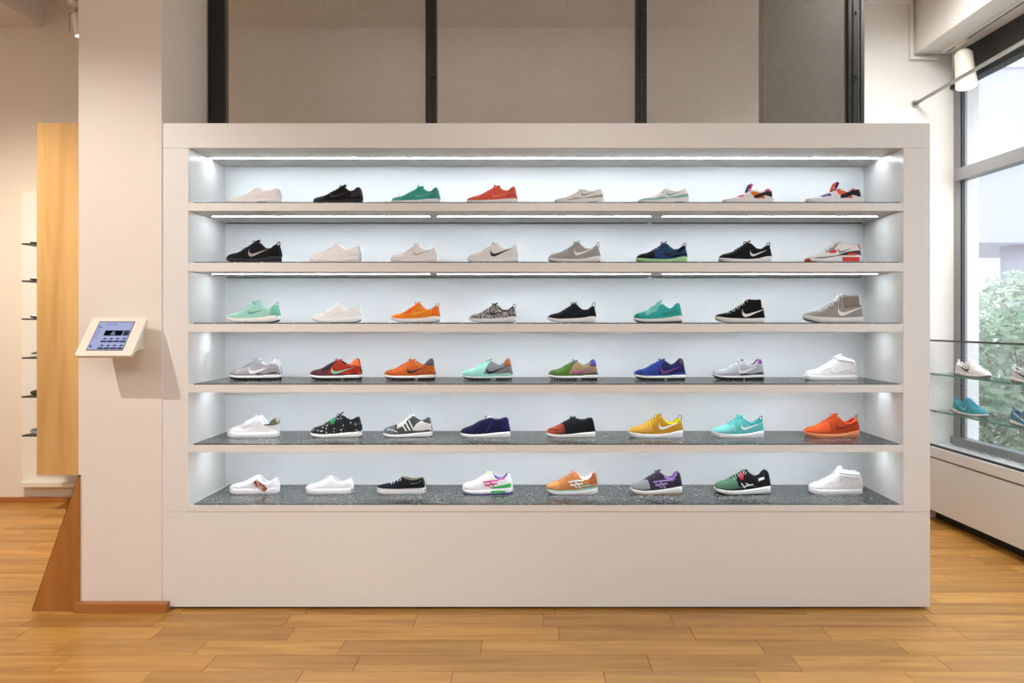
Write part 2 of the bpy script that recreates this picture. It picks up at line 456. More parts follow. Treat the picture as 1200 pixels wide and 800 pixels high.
# LED strips below the top panel and below each of the five shelves
segs_one = [(X(222.5), X(1056.5))]
def seg3(i):
    return [(PX(250, 3.7), PX(504, 3.7)), (PX(513, 3.7), PX(762, 3.7)), (PX(776, 3.7), PX(1027, 3.7))]
for i in range(6):
    zc = (Z(173.2)-g) if i == 0 else Z(levels[i-1][1])
    yl = 3.725 if i == 0 else 3.69
    for (a, b) in (segs_one if i == 0 else seg3(i)):
        s = ubox(a, b, yl-0.0036, yl+0.0036, zc-0.0008, zc+0.0006, 'led_strip', M_STRIP, bevel=0.0)
        if i in (1, 2):
            # rear edge of the white cover board that carries the light
            ubox(a-0.02, b+0.02, YI-0.012, YI-0.009, zc-0.008, zc-0.0003, 'cover_edge', mat('#7c8580', 0.6), bevel=0.0)

# ================================================================== EXPANDED METAL CAGE ABOVE AND BEHIND
def strands(x0, x1, z0, z1, y, px=0.0118, pz=0.0078, wd=0.0026, th=0.0012):
    """diamond mesh: zigzag ribbons"""
    b = MB()
    n = int((x1-x0)/(px/2)); rows = int((z1-z0)/pz)
    for r in range(rows):
        zb = z0+r*pz; k = len(b.v)
        for i in range(n+1):
            up = (i+r) % 2
            z = zb+(pz*0.5 if up else -pz*0.5)*0.92
            x = x0+i*px/2; yy = y+(th if up else -th)
            b.v += [(x, yy, z-wd*0.5), (x, yy-0.0006, z+wd*0.5)]
        for i in range(n):
            q = k+2*i
            b.f.append((q, q+2, q+3, q+1))
    return b
YM = 3.99
cage = empty('mesh_partition', (0, YM, 0), label='tall partition of expanded metal panels in black steel posts above the shelving', cat='partition')
def cg(b, name, m, **kw):
    o = b.build(name, m, cage, **kw); o.location = (0, -YM, 0); return o
posts = [(245.5, 264), (499, 511.5), (745, 757.5), (993, 1005)]
for j, (a, b) in enumerate(posts):
    q = MB().box(PX(a, YM), PX(b, YM), YM-0.015, YM+0.045, 0, CZ)
    cg(q, 'post', M_BLACK, bevel=0.002)
    if j > 0:
        q = MB().box(PX(a+5, YM), PX(a+7, YM), YM-0.022, YM-0.0151, 2.3, CZ-0.01)
        cg(q, 'post_seam', mat('#1c1d1b', 0.4), bevel=0.0)
        q = MB()
        for zz in (PZ(16, YM), PZ(91, YM)):
            q.tube([(PX(b-3.5, YM), YM-0.03, zz), (PX(b-3.5, YM), YM-0.014, zz)], 0.008, 8)
        cg(q, 'post_bolt', mat('#3a3a38', 0.4, 0.05, 10, 0, metal=0.6))
spans = [(264, 499), (511.5, 745), (757.5, 993)]
for (a, b) in spans:
    xa, xb = PX(a, YM), PX(b, YM)
    cg(MB().box(xa, xb, YM, YM+0.03, 2.30, 2.36), 'bottom_rail', M_BLACK)
    cg(strands(xa, xb, 2.36, 3.40, YM+0.01), 'metal_mesh', M_STRAND, recalc=False, kind='stuff')
# narrow wing of mesh left of the first post
cg(strands(PX(240, YM), PX(245.5, YM), 2.36, 3.40, YM+0.012), 'metal_mesh', M_STRAND, recalc=False, kind='stuff')
cg(MB().box(PX(240, YM), PX(245.5, YM), YM, YM+0.02, 2.30, 2.36), 'bottom_rail', M_BLACK)
# second, darker layer at the right end
Y2 = 4.30
wing = empty('rear_mesh_screen', (PX(891, Y2), Y2, 0), label='dark second mesh screen standing behind the right end of the partition', cat='partition')
WO = Vector(wing.location)
def wg(b, name, m, **kw):
    o = b.build(name, m, wing, **kw); o.location = -WO; return o
xa, xb = PX(891, Y2), PX(1013, Y2)
wg(MB().box(xa, xa+0.02, Y2, Y2+0.03, 0, CZ), 'post', M_BLACK)
wg(MB().box(xb-0.02, xb, Y2, Y2+0.03, 0, CZ), 'post', M_BLACK)
wg(strands(xa+0.02, xb-0.02, 2.30, 3.55, Y2+0.01, px=0.0112, pz=0.0074), 'metal_mesh', M_STRAND_DARK, recalc=False, kind='stuff')
wg(MB().box(xa+0.02, xb-0.02, Y2+0.031, Y2+0.05, 0, CZ), 'darkness_panel', mat('#4a4a47', 0.8, 0.05, 6))  # added dark sheet, its colour stands in for the darkness beyond the mesh

# ================================================================== LEFT: WOOD PANEL, DISPLAY, FIN
fin = MB()
YFN = 3.478
fin.prism([(PX(37.5, YFN), 0.0), (PX(92.2, YFN), 0.0), (PX(92.2, YFN), PZ(557, YFN))], YFN, YFN+0.022, 'Y')
fo = empty('wooden_fin', (PX(65, YFN), YFN, 0), label='brown triangular wooden fin standing against the left side of the pillar', cat='panel')
o = fin.build('fin_board', M_FINWOOD, fo); o.location = -Vector(fo.location)
e = MB(); e.tube([(PX(37.5, YFN), YFN+0.011, 0.004), (PX(92.0, YFN), YFN+0.011, PZ(557, YFN))], 0.0048, 6, 0.011)
o = e.build('dark_edge', mat('#2e1a0e', 0.5), fo); o.location = -Vector(fo.location)

YW = 5.20
bk = empty('wall_shoe_rack', (PX(60, YB), YB, 0), label='wall shoe rack with tall honey wooden board in front, left of the pillar', cat='shelving')
def bkb(b, name, m, **kw):
    o = b.build(name, m, bk, **kw); o.location = -Vector(bk.location); return o
bkb(MB().box(PX(29, YB), PX(112, YB), YB-0.03, YB-0.0005, PZ(566, YB), PZ(228, YB)), 'back_board', M_WALLW, bevel=0.002)
bkb(MB().box(PX(30, YB), PX(112, YB), YB-0.08, YB-0.0302, PZ(568, YB), PZ(563, YB)), 'ledge', M_WHITEPLASTIC, bevel=0.002)
bkb(MB().box(PX(43, YW), PX(100, YW), YW, YW+0.03, PZ(556.5, YW), PZ(144, YW)), 'wooden_board', M_PANELWOOD, bevel=0.002)
for zz in (.8, 1.6, 2.3): bkb(MB().box(PX(66, YW), PX(70, YW), YW+0.0302, YB-.0305, zz, zz+.03), 'bracket', M_WHITEPLASTIC)
left_levels = [286, 329, 373, 418, 463, 508]
for py in left_levels:
    zz = PZ(py, YB-0.2)
    bkb(MB().box(PX(38.5, YB-0.15), PX(112, YB-0.15), YB-0.27, YB-0.0302, zz-0.012, zz), 'shelf', mat('#3a3c3c', 0.5), bevel=0.001)

# ================================================================== SHOES
WP = pchip([(0, .012), (.006, .045), (.02, .075), (.05, .105), (.1, .135), (.2, .163), (.32, .175), (.42, .168), (.55, .148),
            (.7, .135), (.82, .132), (.9, .122), (.955, .10), (.985, .068), (1, .03)])
TS = [0, .004, .012, .025, .045, .07, .10] + [.10+.02*i for i in range(1, 40)] + [.905, .925, .945, .96, .973, .983, .991, .996, 1.0]
def smooth01(a, b, x):
    t = max(0.0, min(1.0, (x-a)/(b-a))); return t*t*(3-2*t)
SOLE = dict(
    roshe=([(0, .095), (.1, .085), (.25, .068), (.5, .062), (.7, .075), (.88, .115), (1, .125)], [(0, .06), (.05, .032), (.12, .012), (.25, 0), (.9, 0), (1, .02)]),
    thick=([(0, .115), (.1, .095), (.25, .08), (.5, .085), (.75, .105), (.9, .13), (1, .125)], [(0, .085), (.05, .055), (.12, .03), (.25, .008), (.4, 0), (.8, 0), (.93, .012), (1, .05)]),
    runner=([(0, .085), (.1, .07), (.25, .062), (.5, .07), (.75, .095), (1, .11)], [(0, .055), (.05, .03), (.12, .012), (.25, 0), (.95, 0), (1, .015)]),
    intern=([(0, .115), (.08, .10), (.25, .086), (.5, .086), (.66, .09), (.75, .10), (1, .105)], [(0, .085), (.05, .06), (.12, .045), (.25, .036), (.6, .032), (.95, .032), (1, .045)]),
    cup=([(0, .10), (.1, .095), (.3, .09), (.7, .09), (1, .10)], [(0, .03), (.04, .012), (.1, .004), (.2, 0), (.97, 0), (1, .01)]),
    foxing=([(0, .125), (.1, .12), (.3, .115), (.7, .115), (1, .13)], [(0, .04), (.04, .015), (.1, .004), (.2, 0), (.97, 0), (1, .01)]),
    blazer=([(0, .125), (.06, .12), (.2, .10), (.6, .085), (1, .10)], [(0, .075), (.06, .045), (.15, .018), (.28, 0), (.97, 0), (1, .01)]),
    gel=([(0, .10), (.1, .085), (.25, .075), (.5, .085), (.75, .115), (.9, .14), (1, .145)], [(0, .065), (.05, .035), (.12, .014), (.25, 0), (.93, 0), (1, .02)]),
)
PROF = dict(
    roshe=dict(top=[(0, .10), (.03, .14), (.09, .165), (.2, .185), (.32, .235), (.43, .30), (.53, .355), (.59, .37), (.66, .31), (.74, .262), (.82, .262), (.9, .315), (.94, .335), (.965, .31), (.985, .24), (1, .13)],
               op=(.60, .95), tongue=(.60, .42), lace=(.32, .55, 5), sole='roshe', loop=.03),
    thea=dict(top=[(0, .09), (.03, .12), (.1, .14), (.22, .165), (.34, .22), (.46, .28), (.56, .335), (.64, .345), (.7, .30), (.78, .265), (.84, .275), (.9, .33), (.945, .345), (.97, .31), (.99, .2), (1, .12)],
              op=(.66, .95), tongue=(.66, .375), lace=(.36, .6, 5), sole='runner', loop=0),
    airmax=dict(top=[(0, .08), (.03, .105), (.1, .12), (.22, .135), (.34, .18), (.45, .235), (.54, .275), (.6, .285), (.67, .262), (.75, .245), (.82, .262), (.89, .30), (.94, .305), (.97, .27), (.99, .18), (1, .12)],
                op=(.62, .95), tongue=(.60, .315), lace=(.34, .55, 5), sole='runner', loop=0),
    huarache=dict(top=[(0, .07), (.03, .10), (.1, .115), (.22, .13), (.34, .165), (.45, .22), (.54, .265), (.62, .28), (.69, .25), (.75, .235), (.82, .275), (.88, .30), (.92, .27), (.955, .20), (.98, .14), (1, .10)],
                  op=(.63, .93), tongue=(.655, .40), lace=(.34, .54, 4), sole='runner', loop=0),
    intern=dict(top=[(0, .11), (.02, .15), (.07, .175), (.18, .20), (.3, .25), (.42, .31), (.52, .355), (.59, .365), (.66, .325), (.73, .29), (.8, .31), (.87, .37), (.92, .405), (.945, .385), (.965, .30), (.985, .2), (1, .11)],
                op=(.61, .94), tongue=(.60, .40), lace=(.32, .55, 6), sole='intern', loop=0, lugs=True),
    blazer=dict(top=[(0, .13), (.03, .155), (.1, .17), (.2, .185), (.32, .235), (.44, .30), (.54, .375), (.62, .455), (.67, .47), (.75, .462), (.83, .462), (.90, .468), (.925, .462), (.945, .40), (.97, .30), (1, .12)],
                op=(.66, .93), tongue=(.655, .49), lace=(.22, .62, 9), sole='blazer', loop=0),
    zx=dict(top=[(0, .11), (.03, .15), (.09, .175), (.2, .205), (.32, .26), (.44, .33), (.54, .385), (.61, .40), (.68, .35), (.76, .315), (.83, .325), (.89, .365), (.935, .375), (.965, .33), (.985, .22), (1, .12)],
            op=(.63, .95), tongue=(.63, .44), lace=(.30, .58, 6), sole='runner', loop=0),
    la=dict(top=[(0, .10), (.03, .14), (.09, .165), (.2, .20), (.32, .26), (.44, .32), (.54, .36), (.62, .355), (.7, .335), (.78, .335), (.86, .36), (.92, .37), (.955, .35), (.98, .24), (1, .12)],
            op=(.62, .95), tongue=(.60, .40), lace=(.32, .55, 5), sole='runner', loop=0),
    stan=dict(top=[(0, .12), (.03, .15), (.09, .17), (.2, .20), (.32, .25), (.45, .305), (.56, .35), (.65, .365), (.71, .30), (.77, .24), (.83, .25), (.89, .32), (.93, .345), (.965, .33), (.985, .24), (1, .12)],
              op=(.64, .95), tongue=(.66, .39), lace=(.36, .60, 6), sole='cup', loop=0),
    slip=dict(top=[(0, .13), (.03, .155), (.09, .17), (.2, .195), (.32, .24), (.44, .295), (.54, .345), (.59, .355), (.66, .27), (.74, .215), (.82, .225), (.9, .285), (.945, .30), (.97, .27), (.985, .2), (1, .12)],
              op=(.58, .95), tongue=None, lace=None, sole='foxing', loop=0),
    vans=dict(top=[(0, .13), (.03, .15), (.09, .165), (.2, .19), (.32, .225), (.44, .285), (.54, .325), (.6, .315), (.68, .25), (.76, .23), (.84, .25), (.91, .29), (.95, .295), (.975, .25), (.99, .18), (1, .12)],
              op=(.58, .95), tongue=(.54, .35), lace=(.30, .50, 4), sole='foxing', loop=0),
    authentic=dict(top=[(0, .13), (.03, .15), (.1, .165), (.22, .185), (.34, .22), (.45, .265), (.53, .30), (.58, .31), (.66, .29), (.75, .275), (.84, .285), (.91, .305), (.95, .31), (.975, .26), (.99, .18), (1, .12)],
                   op=(.56, .95), tongue=(.54, .32), lace=(.30, .50, 4), sole='foxing', loop=0),
    gel=dict(top=[(0, .12), (.03, .165), (.09, .19), (.2, .215), (.32, .27), (.44, .335), (.54, .38), (.6, .375), (.68, .315), (.76, .29), (.83, .315), (.88, .375), (.925, .405), (.955, .385), (.98, .26), (1, .13)],
             op=(.60, .95), tongue=(.585, .41), lace=(.32, .54, 6), sole='gel', loop=0),
    afmid=dict(top=[(0, .13), (.03, .155), (.1, .175), (.22, .20), (.34, .26), (.45, .325), (.55, .39), (.63, .445), (.69, .455), (.76, .43), (.84, .40), (.9, .385), (.94, .36), (.965, .29), (.985, .2), (1, .12)],
               op=(.66, .93), tongue=(.70, .49), lace=(.28, .58, 7), sole='cup', loop=0),
    freestyle=dict(top=[(0, .12), (.03, .15), (.1, .175), (.22, .21), (.34, .265), (.44, .32), (.52, .385), (.58, .445), (.65, .435), (.74, .405), (.84, .395), (.91, .395), (.94, .37), (.965, .30), (.985, .2), (1, .12)],
                   op=(.62, .935), tongue=(.615, .49), lace=(.28, .50, 6), sole='cup', loop=0),
    am90=dict(top=[(0, .09), (.03, .12), (.1, .14), (.22, .165), (.34, .215), (.45, .28), (.55, .345), (.62, .365), (.69, .33), (.77, .31), (.84, .315), (.9, .335), (.94, .335), (.97, .28), (.99, .2), (1, .12)],
              op=(.64, .95), tongue=(.635, .395), lace=(.34, .58, 6), sole='runner', loop=0),
)
def make_shoe(name, spec, L, loc, rz, label, cat, group):
    P = PROF[spec['p']]; s_top, s_bot = SOLE[spec.get('sole', P['sole'])]
    top = pchip(P['top']); mid = pchip(s_top); bot = pchip(s_bot)
    op0, op1 = P['op']
    root = empty(name, loc, rz, label, cat, group)
    WL = pchip([(0, .10), (.15, .28), (.3, .36), (op0-.04, .44), (op0+.08, .66), (.85, .66), (.93, .55), (.97, .4), (1, .25)])
    def zb(t): return mid(t)-0.012
    def zt(t): return max(top(t), zb(t)+0.02)
    def tmap(t): return 0.010+t*0.982
    def S(t, v):
        w_ = WP(tmap(t))*0.955; wl = w_*WL(t); a = zb(t); h = zt(t)-a
        if v <= 1:
            th = v*PI/2
            y = wl+(w_-wl)*math.cos(th)**0.85; z = a+h*math.sin(th)**0.95
        else:
            u = 2-v; y = wl*u; z = zt(t)+wl*0.22*(1-u*u)
        # upper leans slightly: heel bulges
        x = tmap(t)
        if t > .8: x += (t-.8)*0.05*math.sin(PI*min(1, max(0, (z-a)/max(h, .01))))
        return x, y, z
    def loc3(t, v, side): 
        x, y, z = S(t, v); return Vector(((x-0.5)*L, side*y*L, z*L))
    def vof(t, z):
        if z > 5: return 2.0
        if z > 3: return 1.0
        if z < 0: return 0.12
        q = (z-zb(t))/max(zt(t)-zb(t), 1e-4)
        q = max(0.0, min(1.0, q))
        return math.asin(q**(1/0.95))/(PI/2)
    upc = resolve(spec['upper']); lin_m = resolve(spec.get('lining', '#4a4a4c'))
    up = MB(); ln = MB()
    NV = 11
    for side in (-1, 1):
        rows = []; inner = []
        for t in TS:
            o = smooth01(op0, op0+.035, t)*(1-smooth01(op1-.025, op1+.005, t))
            r = [loc3(t, i/(NV-1), side) for i in range(NV)]
            x, wl, zl = S(t, 1.0)
            zi = lerp_(zl, mid(t)+.03, o)
            c = []
            for (v, oy, oz) in ((1.15, wl-.010, zl+.004), (1.3, wl-.020, zl-.004), (1.5, wl-.024, lerp_(zl, mid(t)+.03, .5)), (1.75, (wl-.024)*.9, mid(t)+.035), (2.0, 0, mid(t)+.03)):
                cp = S(t, v)
                oy = max(oy, 0)
                y = cp[1]*(1-o)+oy*o; z = cp[2]*(1-o)+oz*o
                c.append(Vector(((cp[0]-.5)*L, side*y*L, z*L)))
            rows.append(r+c[:2] if o > .02 else r+c[:2])
            inner.append([c[1], c[2], c[3], c[4]])
        up.grid(rows); 
        ln.grid(inner)
    # ends
    up.build('upper', upc, root, smooth=True, weld=True)
    # inner surface: closed front is upper coloured, lining elsewhere
    ni = len(TS); nf = 3
    def split_inner(cond, nm, m_):
        b = MB(); b.v = list(ln.v)
        for s_ in range(2):
            for i in range(ni-1):
                tm = (TS[i]+TS[i+1])/2
                if cond(tm):
                    for j in range(3): b.f.append(ln.f[s_*(ni-1)*3+i*3+j])
        used = sorted({k for f in b.f for k in f}); mp = {k: i for i, k in enumerate(used)}
        b2 = MB(); b2.v = [b.v[k] for k in used]; b2.f = [tuple(mp[k] for k in f) for f in b.f]
        b2.build(nm, m_, root, smooth=True, weld=True)
    split_inner(lambda t: t < op0+.01, 'vamp', resolve(spec.get('vamp', spec['upper'])))
    split_inner(lambda t: t >= op0+.01, 'lining', lin_m)
    # sole layers
    for (nm, c, fa, fb) in spec['soles']:
        b = MB(); rows = []
        for t in TS:
            z0, z1 = bot(t), mid(t); za, zc = z0+(z1-z0)*fa, z0+(z1-z0)*fb
            w_ = WP(t)*1.03; bul = .006
            if fa == 0: wa = w_*.95
            else: wa = w_*(1.0-.01*fa)
            wb = w_*(1.0-.03*fb)
            ring = [(wa, za), (w_+bul*.3, za+(zc-za)*.35), (w_+bul*.2, za+(zc-za)*.7), (wb, zc)]
            pts = [((t-.5)*L, -y*L, z*L) for (y, z) in ring]+[((t-.5)*L, y*L, z*L) for (y, z) in reversed(ring)]
            rows.append(pts+[pts[0]])
        b.grid(rows)
        n = len(rows[0])
        b.f.append(tuple(range(n-1))); k = (len(rows)-1)*n; b.f.append(tuple(k+i for i in reversed(range(n-1))))
        b.build(nm, resolve(c), root, smooth=True, weld=True)
    if P.get('lugs') or spec.get('lugs'):
        b = MB(); lc = spec.get('lugs', 'R#151515')
        ts = [.07+i*.052 for i in range(10)]+[.68+i*.045 for i in range(7)]
        for t in ts:
            z0 = bot(t)
            for sd in (-1, 1):
                y1 = WP(t)*1.0*sd; y0 = WP(t)*.35*sd
                ya, yb = sorted((y0, y1))
                b.box((t-.5)*L, (t-.5+.028)*L, ya*L, yb*L, max(z0-(.036 if P.get('lugs') else .017), 0)*L, (z0+.006)*L)
        b.build('tread', resolve(lc), root)
    # patches laid on the upper
    def patch(nm, c, tp, bt, off=.0035, n=26, m_=5, curve=False, sides=(-1, 1)):
        full = any(p[1] > 5 for p in tp)
        if full: m_ = 26; n = 34; off = max(off, .0045)
        elif any(p[1] < 0 for p in bt): m_ = 12; n = 34
        if not full and len(sides) == 2:
            if nm in ('collar', 'eyestay', 'heel_tab', 'heel_panel', 'side_panel', 'ankle_panel', 'heel_patch') or spec.get('both'):
                for sd in (-1, 1): patch(nm, c, tp, bt, off, n, m_, curve, (sd,))
                return
            sides = (-1,)
        def sample(pts):
            seg = []
            if curve and len(pts) > 2:
                fx = [p[0] for p in pts]; fz = [p[1] for p in pts]
                for i in range(n+1):
                    u = i/n*(len(pts)-1); k = min(int(u), len(pts)-2); f_ = u-k
                    def cr_(a):
                        p0, p1, p2, p3 = a[max(k-1, 0)], a[k], a[k+1], a[min(k+2, len(a)-1)]
                        return .5*(2*p1+(p2-p0)*f_+(2*p0-5*p1+4*p2-p3)*f_*f_+(3*p1-p0-3*p2+p3)*f_**3)
                    t_, z_ = cr_(fx), cr_(fz); seg.append((t_, vof(t_, z_)))
                return seg
            for i in range(n+1):
                u = i/n*(len(pts)-1); k = min(int(u), len(pts)-2); f_ = u-k
                (ta, za), (tb_, zb_) = pts[k], pts[k+1]; t_ = ta+(tb_-ta)*f_
                if 0 <= za < 3 and 0 <= zb_ < 3: v_ = vof(t_, za+(zb_-za)*f_)
                else: v_ = vof(ta, za)*(1-f_)+vof(tb_, zb_)*f_
                seg.append((t_, v_))
            return seg
        A, B = sample(tp), sample(bt)
        b = MB()
        mm = m_
        for side in sides:
            rows = []
            for i in range(n+1):
                r = []
                for j in range(mm+1):
                    q = j/mm; t_ = A[i][0]*(1-q)+B[i][0]*q; v_ = A[i][1]*(1-q)+B[i][1]*q
                    t_ = max(0.0, min(1.0, t_)); e_ = .012
                    p = loc3(t_, v_, side)
                    dv = loc3(t_, min(v_+.04, 2), side)-loc3(t_, max(v_-.04, 0), side)
                    dt = loc3(min(t_+e_, 1), v_, side)-loc3(max(t_-e_, 0), v_, side)
                    nn = dt.cross(dv)*(-side) if False else dt.cross(dv)
                    if nn.length < 1e-12: nn = Vector((0, side, 0))
                    nn.normalize()
                    if nn.y*side < 0 and abs(nn.y) > .15: nn = -nn
                    elif abs(nn.y) <= .15 and nn.z < 0: nn = -nn
                    r.append((p, nn))
                rows.append(r)
            G = [[p+nn*off*L for (p, nn) in r] for r in rows]
            # skirt down to the surface gives the piece its edge
            G2 = [[r[0][0]-r[0][1]*.001*L]+g_+[r[-1][0]-r[-1][1]*.001*L] for r, g_ in zip(rows, G)]
            first = [rows[0][0][0]]+[p-nn*.001*L for (p, nn) in rows[0]]+[rows[0][-1][0]]
            last = [rows[-1][0][0]]+[p-nn*.001*L for (p, nn) in rows[-1]]+[rows[-1][-1][0]]
            b.grid([first]+G2+[last])
        b.build(nm, resolve(c), root, smooth=True)
    for q in spec.get('patches', []):
        patch(q[0], q[1], q[2], q[3], off=q[4] if len(q) > 4 else .0035, curve=q[5] if len(q) > 5 else False)
    # tongue
    if P['tongue']:
        tt, th = P['tongue']; th = spec.get('tongue_h', th)
        a = tt-.16
        if spec['p'] == 'huarache':
            path = [(tt-.15, zt(tt-.15)-.03), (tt-.125, lerp_(zt(tt-.12), th, .35)), (tt-.105, lerp_(zt(tt-.1), th, .7)), (tt-.09, th-.015), (tt-.082, th)]
        else: path = [(a, zt(a)-.005), (tt-.09, zt(tt-.09)+.008), (tt-.04, lerp_(zt(tt-.04), th, .45)+.004), (tt-.012, th-.012), (tt+.002, th)]
        b = MB(); b.strap([((x-.5)*L, z*L) for x, z in path], [.05*L, .062*L, .068*L, .066*L, .045*L]+[.045*L]*(len(path)-5), (.024 if spec['p'] == 'huarache' else .011)*L, n=12)
        if spec.get('tongue_front'):
            b2 = MB(); b2.strap([((x-.048-.5)*L, (z-.02)*L) for x, z in path], .055*L, .022*L, n=12); b2.build('tongue_front', resolve(spec['tongue_front']), root, smooth=True)
        b.build('tongue', resolve(spec.get('tongue', spec['upper'])), root, smooth=True)
    # laces
    if P['lace'] and spec.get('lace', 1):
        t0, t1, n = P['lace']; b = MB()
        for i in range(n):
            t_ = t0+(t1-t0)*i/(n-1); x, wl, z = S(t_, 1.0); sl = .02
            path = []
            for k in range(13):
                u = k/6-1; sd = -1 if u < 0 else 1; au = abs(u)
                v = 2-au/.6 if au < .6 else 1-(au-.6)/.4*.30
                p = loc3(t_-.012*(au-.3) if i % 2 else t_+.012*(au-.3), v, sd)
                lift = (.012 if k not in (0, 12) else .001)*L
                path.append(p+Vector((0, sd*lift*(.9 if au > .6 else .0), lift*(.5 if au > .6 else 1.0))))
            b.tube(path, .0080*L, 6, .0055*L)
        # bow: two loops and two ends by the tongue
        t_ = t1; x, wl, z = S(t_, 1.0)
        if spec.get('bow', True):
            for sd in (-1, 1):
                path = []
                for k in range(9):
                    u = k/8*PI*1.0; path.append(((x-.5-.02-.035*math.sin(u))*L, sd*(.005+.075*math.sin(u*.5))*L, (z+.038+.012*math.sin(u*2)-.018*(k/8))*L))
                b.tube(path, .0055*L, 6)
        b.build('laces', resolve(spec.get('laces', spec['upper'])), root, smooth=True)
    if spec.get('loop', P['loop']):
        lp = spec.get('loop_size', 1.0)
        hx = .935; h = top(hx)
        path = [(hx-.02, h-.02), (hx-.012, h+.022*lp), (hx+.012, h+.055*lp), (hx+.036, h+.06*lp), (hx+.044, h+.035*lp), (hx+.038, h+.0), (hx+.04, h-.04)]
        b = MB(); b.strap([((x-.5)*L, z*L) for x, z in path], .014*L, .0055*L)
        b.build('pull_loop', resolve(spec.get('loopc', spec['upper'])), root, smooth=True)
    for ex in spec.get('extra', []):
        ex(root, L, loc3, S, vof)
    return root
def lerp_(a, b, t): return a+(b-a)*t

# --- reusable pieces -------------------------------------------------
def swoosh(c, x0=.47, x1=.89, z0=.12, z1=.285, nm='side_mark'):
    T = [(.0, 1.0), (.015, .62), (.09, .42), (.18, .36), (.36, .46), (.62, .68), (1.0, 1.0)]
    B = [(.0, 1.0), (-.02, .42), (.03, .10), (.13, .0), (.30, .12), (.58, .48), (1.0, 1.0)]
    f = lambda pts: [(x0+(x1-x0)*a, z0+(z1-z0)*b) for a, b in pts]
    return (nm, c, f(T), f(B), .007, True)
def toe(c, t, lean=0.05, nm='toe_panel'): return (nm, c, [(0.0, 9), (t, 9)], [(0.0, -1), (t+lean, -1)])
def heel(c, t0, z=4, t1=1.0, z1=None, nm='heel_panel'): return (nm, c, [(t0+.03, z), (t1, z1 if z1 is not None else z)], [(t0-.02, -1), (t1, -1)])
def guard(c, pts, nm='mudguard'): return (nm, c, pts, [(pts[0][0], -1), (pts[-1][0], -1)])
def stay(c, t0=.26, t1=.60, w_=.055, nm='eyestay'):
    return (nm, c, [(t0, 4), (t1, 4)], [(t0-.02, .17), ((t0+t1)/2-.01, .235-w_*.3), (t1+.03, 4)], .005)
def collar(c, t0=.62, t1=.95, d=.05, prof='roshe', nm='collar'):
    tp = pchip(PROF[prof]['top']); xs = [t0+(t1-t0)*i/6 for i in range(7)]
    return (nm, c, [(x, 4) for x in xs], [(x, tp(x)-d) for x in xs], .0045)
def band(nm, c, pts, wd, off=.006):
    """thin stripe along a polyline given in side view"""
    return (nm, c, [(a, b+wd/2) for a, b in pts], [(a, b-wd/2) for a, b in pts], off)
def bar(nm, c, p, q, wd, off=.007):
    """slanted bar from p to q"""
    return (nm, c, [(p[0]-wd/2, p[1]), (q[0]-wd/2, q[1])], [(p[0]+wd/2, p[1]), (q[0]+wd/2, q[1])], off)
def sole_patch(c, t0, t1, z0, z1, nm='air_window'):
    def f(root, L, loc3, S, vof):
        b = MB()
        for sd in (-1,):
            ys = [WP(t0+(t1-t0)*i/6)*1.03+.004 for i in range(7)]
            rows = []
            for i in range(7):
                t = t0+(t1-t0)*i/6; y = ys[i]
                rows.append([((t-.5)*L, sd*(y-.02)*L, z0*L), ((t-.5)*L, sd*(y+.004)*L, z0*L), ((t-.5)*L, sd*(y+.004)*L, z1*L), ((t-.5)*L, sd*(y-.02)*L, z1*L)])
            b.grid(rows)
            k = len(b.v)-28
            b.f.append((k, k+1, k+2, k+3)); b.f.append((k+27, k+26, k+25, k+24))
        b.build(nm, resolve(c), root)
    return f
def ankle_strap(c, t0, t1, z0, z1, w_=.045):
    def f(root, L, loc3, S, vof):
        b = MB(); n = 14
        for sd in (-1, 1):
            rows = []
            for i in range(n+1):
                u = i/n; t = t0+(t1-t0)*u; z = z0+(z1-z0)*u
                r = []
                for dz in (-w_/2, 0, w_/2):
                    p = loc3(t, vof(t, z+dz), sd); p = p+Vector((0, sd*.011*L, 0)); r.append(p)
                p0 = loc3(t, vof(t, z-w_/2), sd); p1 = loc3(t, vof(t, z+w_/2), sd)
                rows.append([p0]+r+[p1])
            b.grid(rows)
        b.build('ankle_strap', resolve(c), root, smooth=True)
    return f
def front_bridge(c, t, z, w_=.04):
    """strap over the tongue"""
    def f(root, L, loc3, S, vof):
        b = MB(); x, wl, zt_ = S(t, 1.0)
        path = [((x-.5)*L, (-wl*1.2+2.4*wl*k/8)*L, (z+wl*.35*(1-((k/8)*2-1)**2))*L) for k in range(9)]
        b.tube(path, w_*.5*L, 8, .007*L); b.build('front_strap', resolve(c), root, smooth=True)
    return f
WH = '#e9e7e6'; SW = 'R#eceae8'
def two(c1, c2, f=.22): return [('outsole', c1, 0, f), ('midsole', c2, f, 1)]
SHOES = []   # row, px0, px1, name, spec, label
def add(row, a, b, spec, label, name='running_shoe', cat='sneaker'): SHOES.append((row, a, b, name, spec, label, cat))
PW_ = '#e6dfdc'
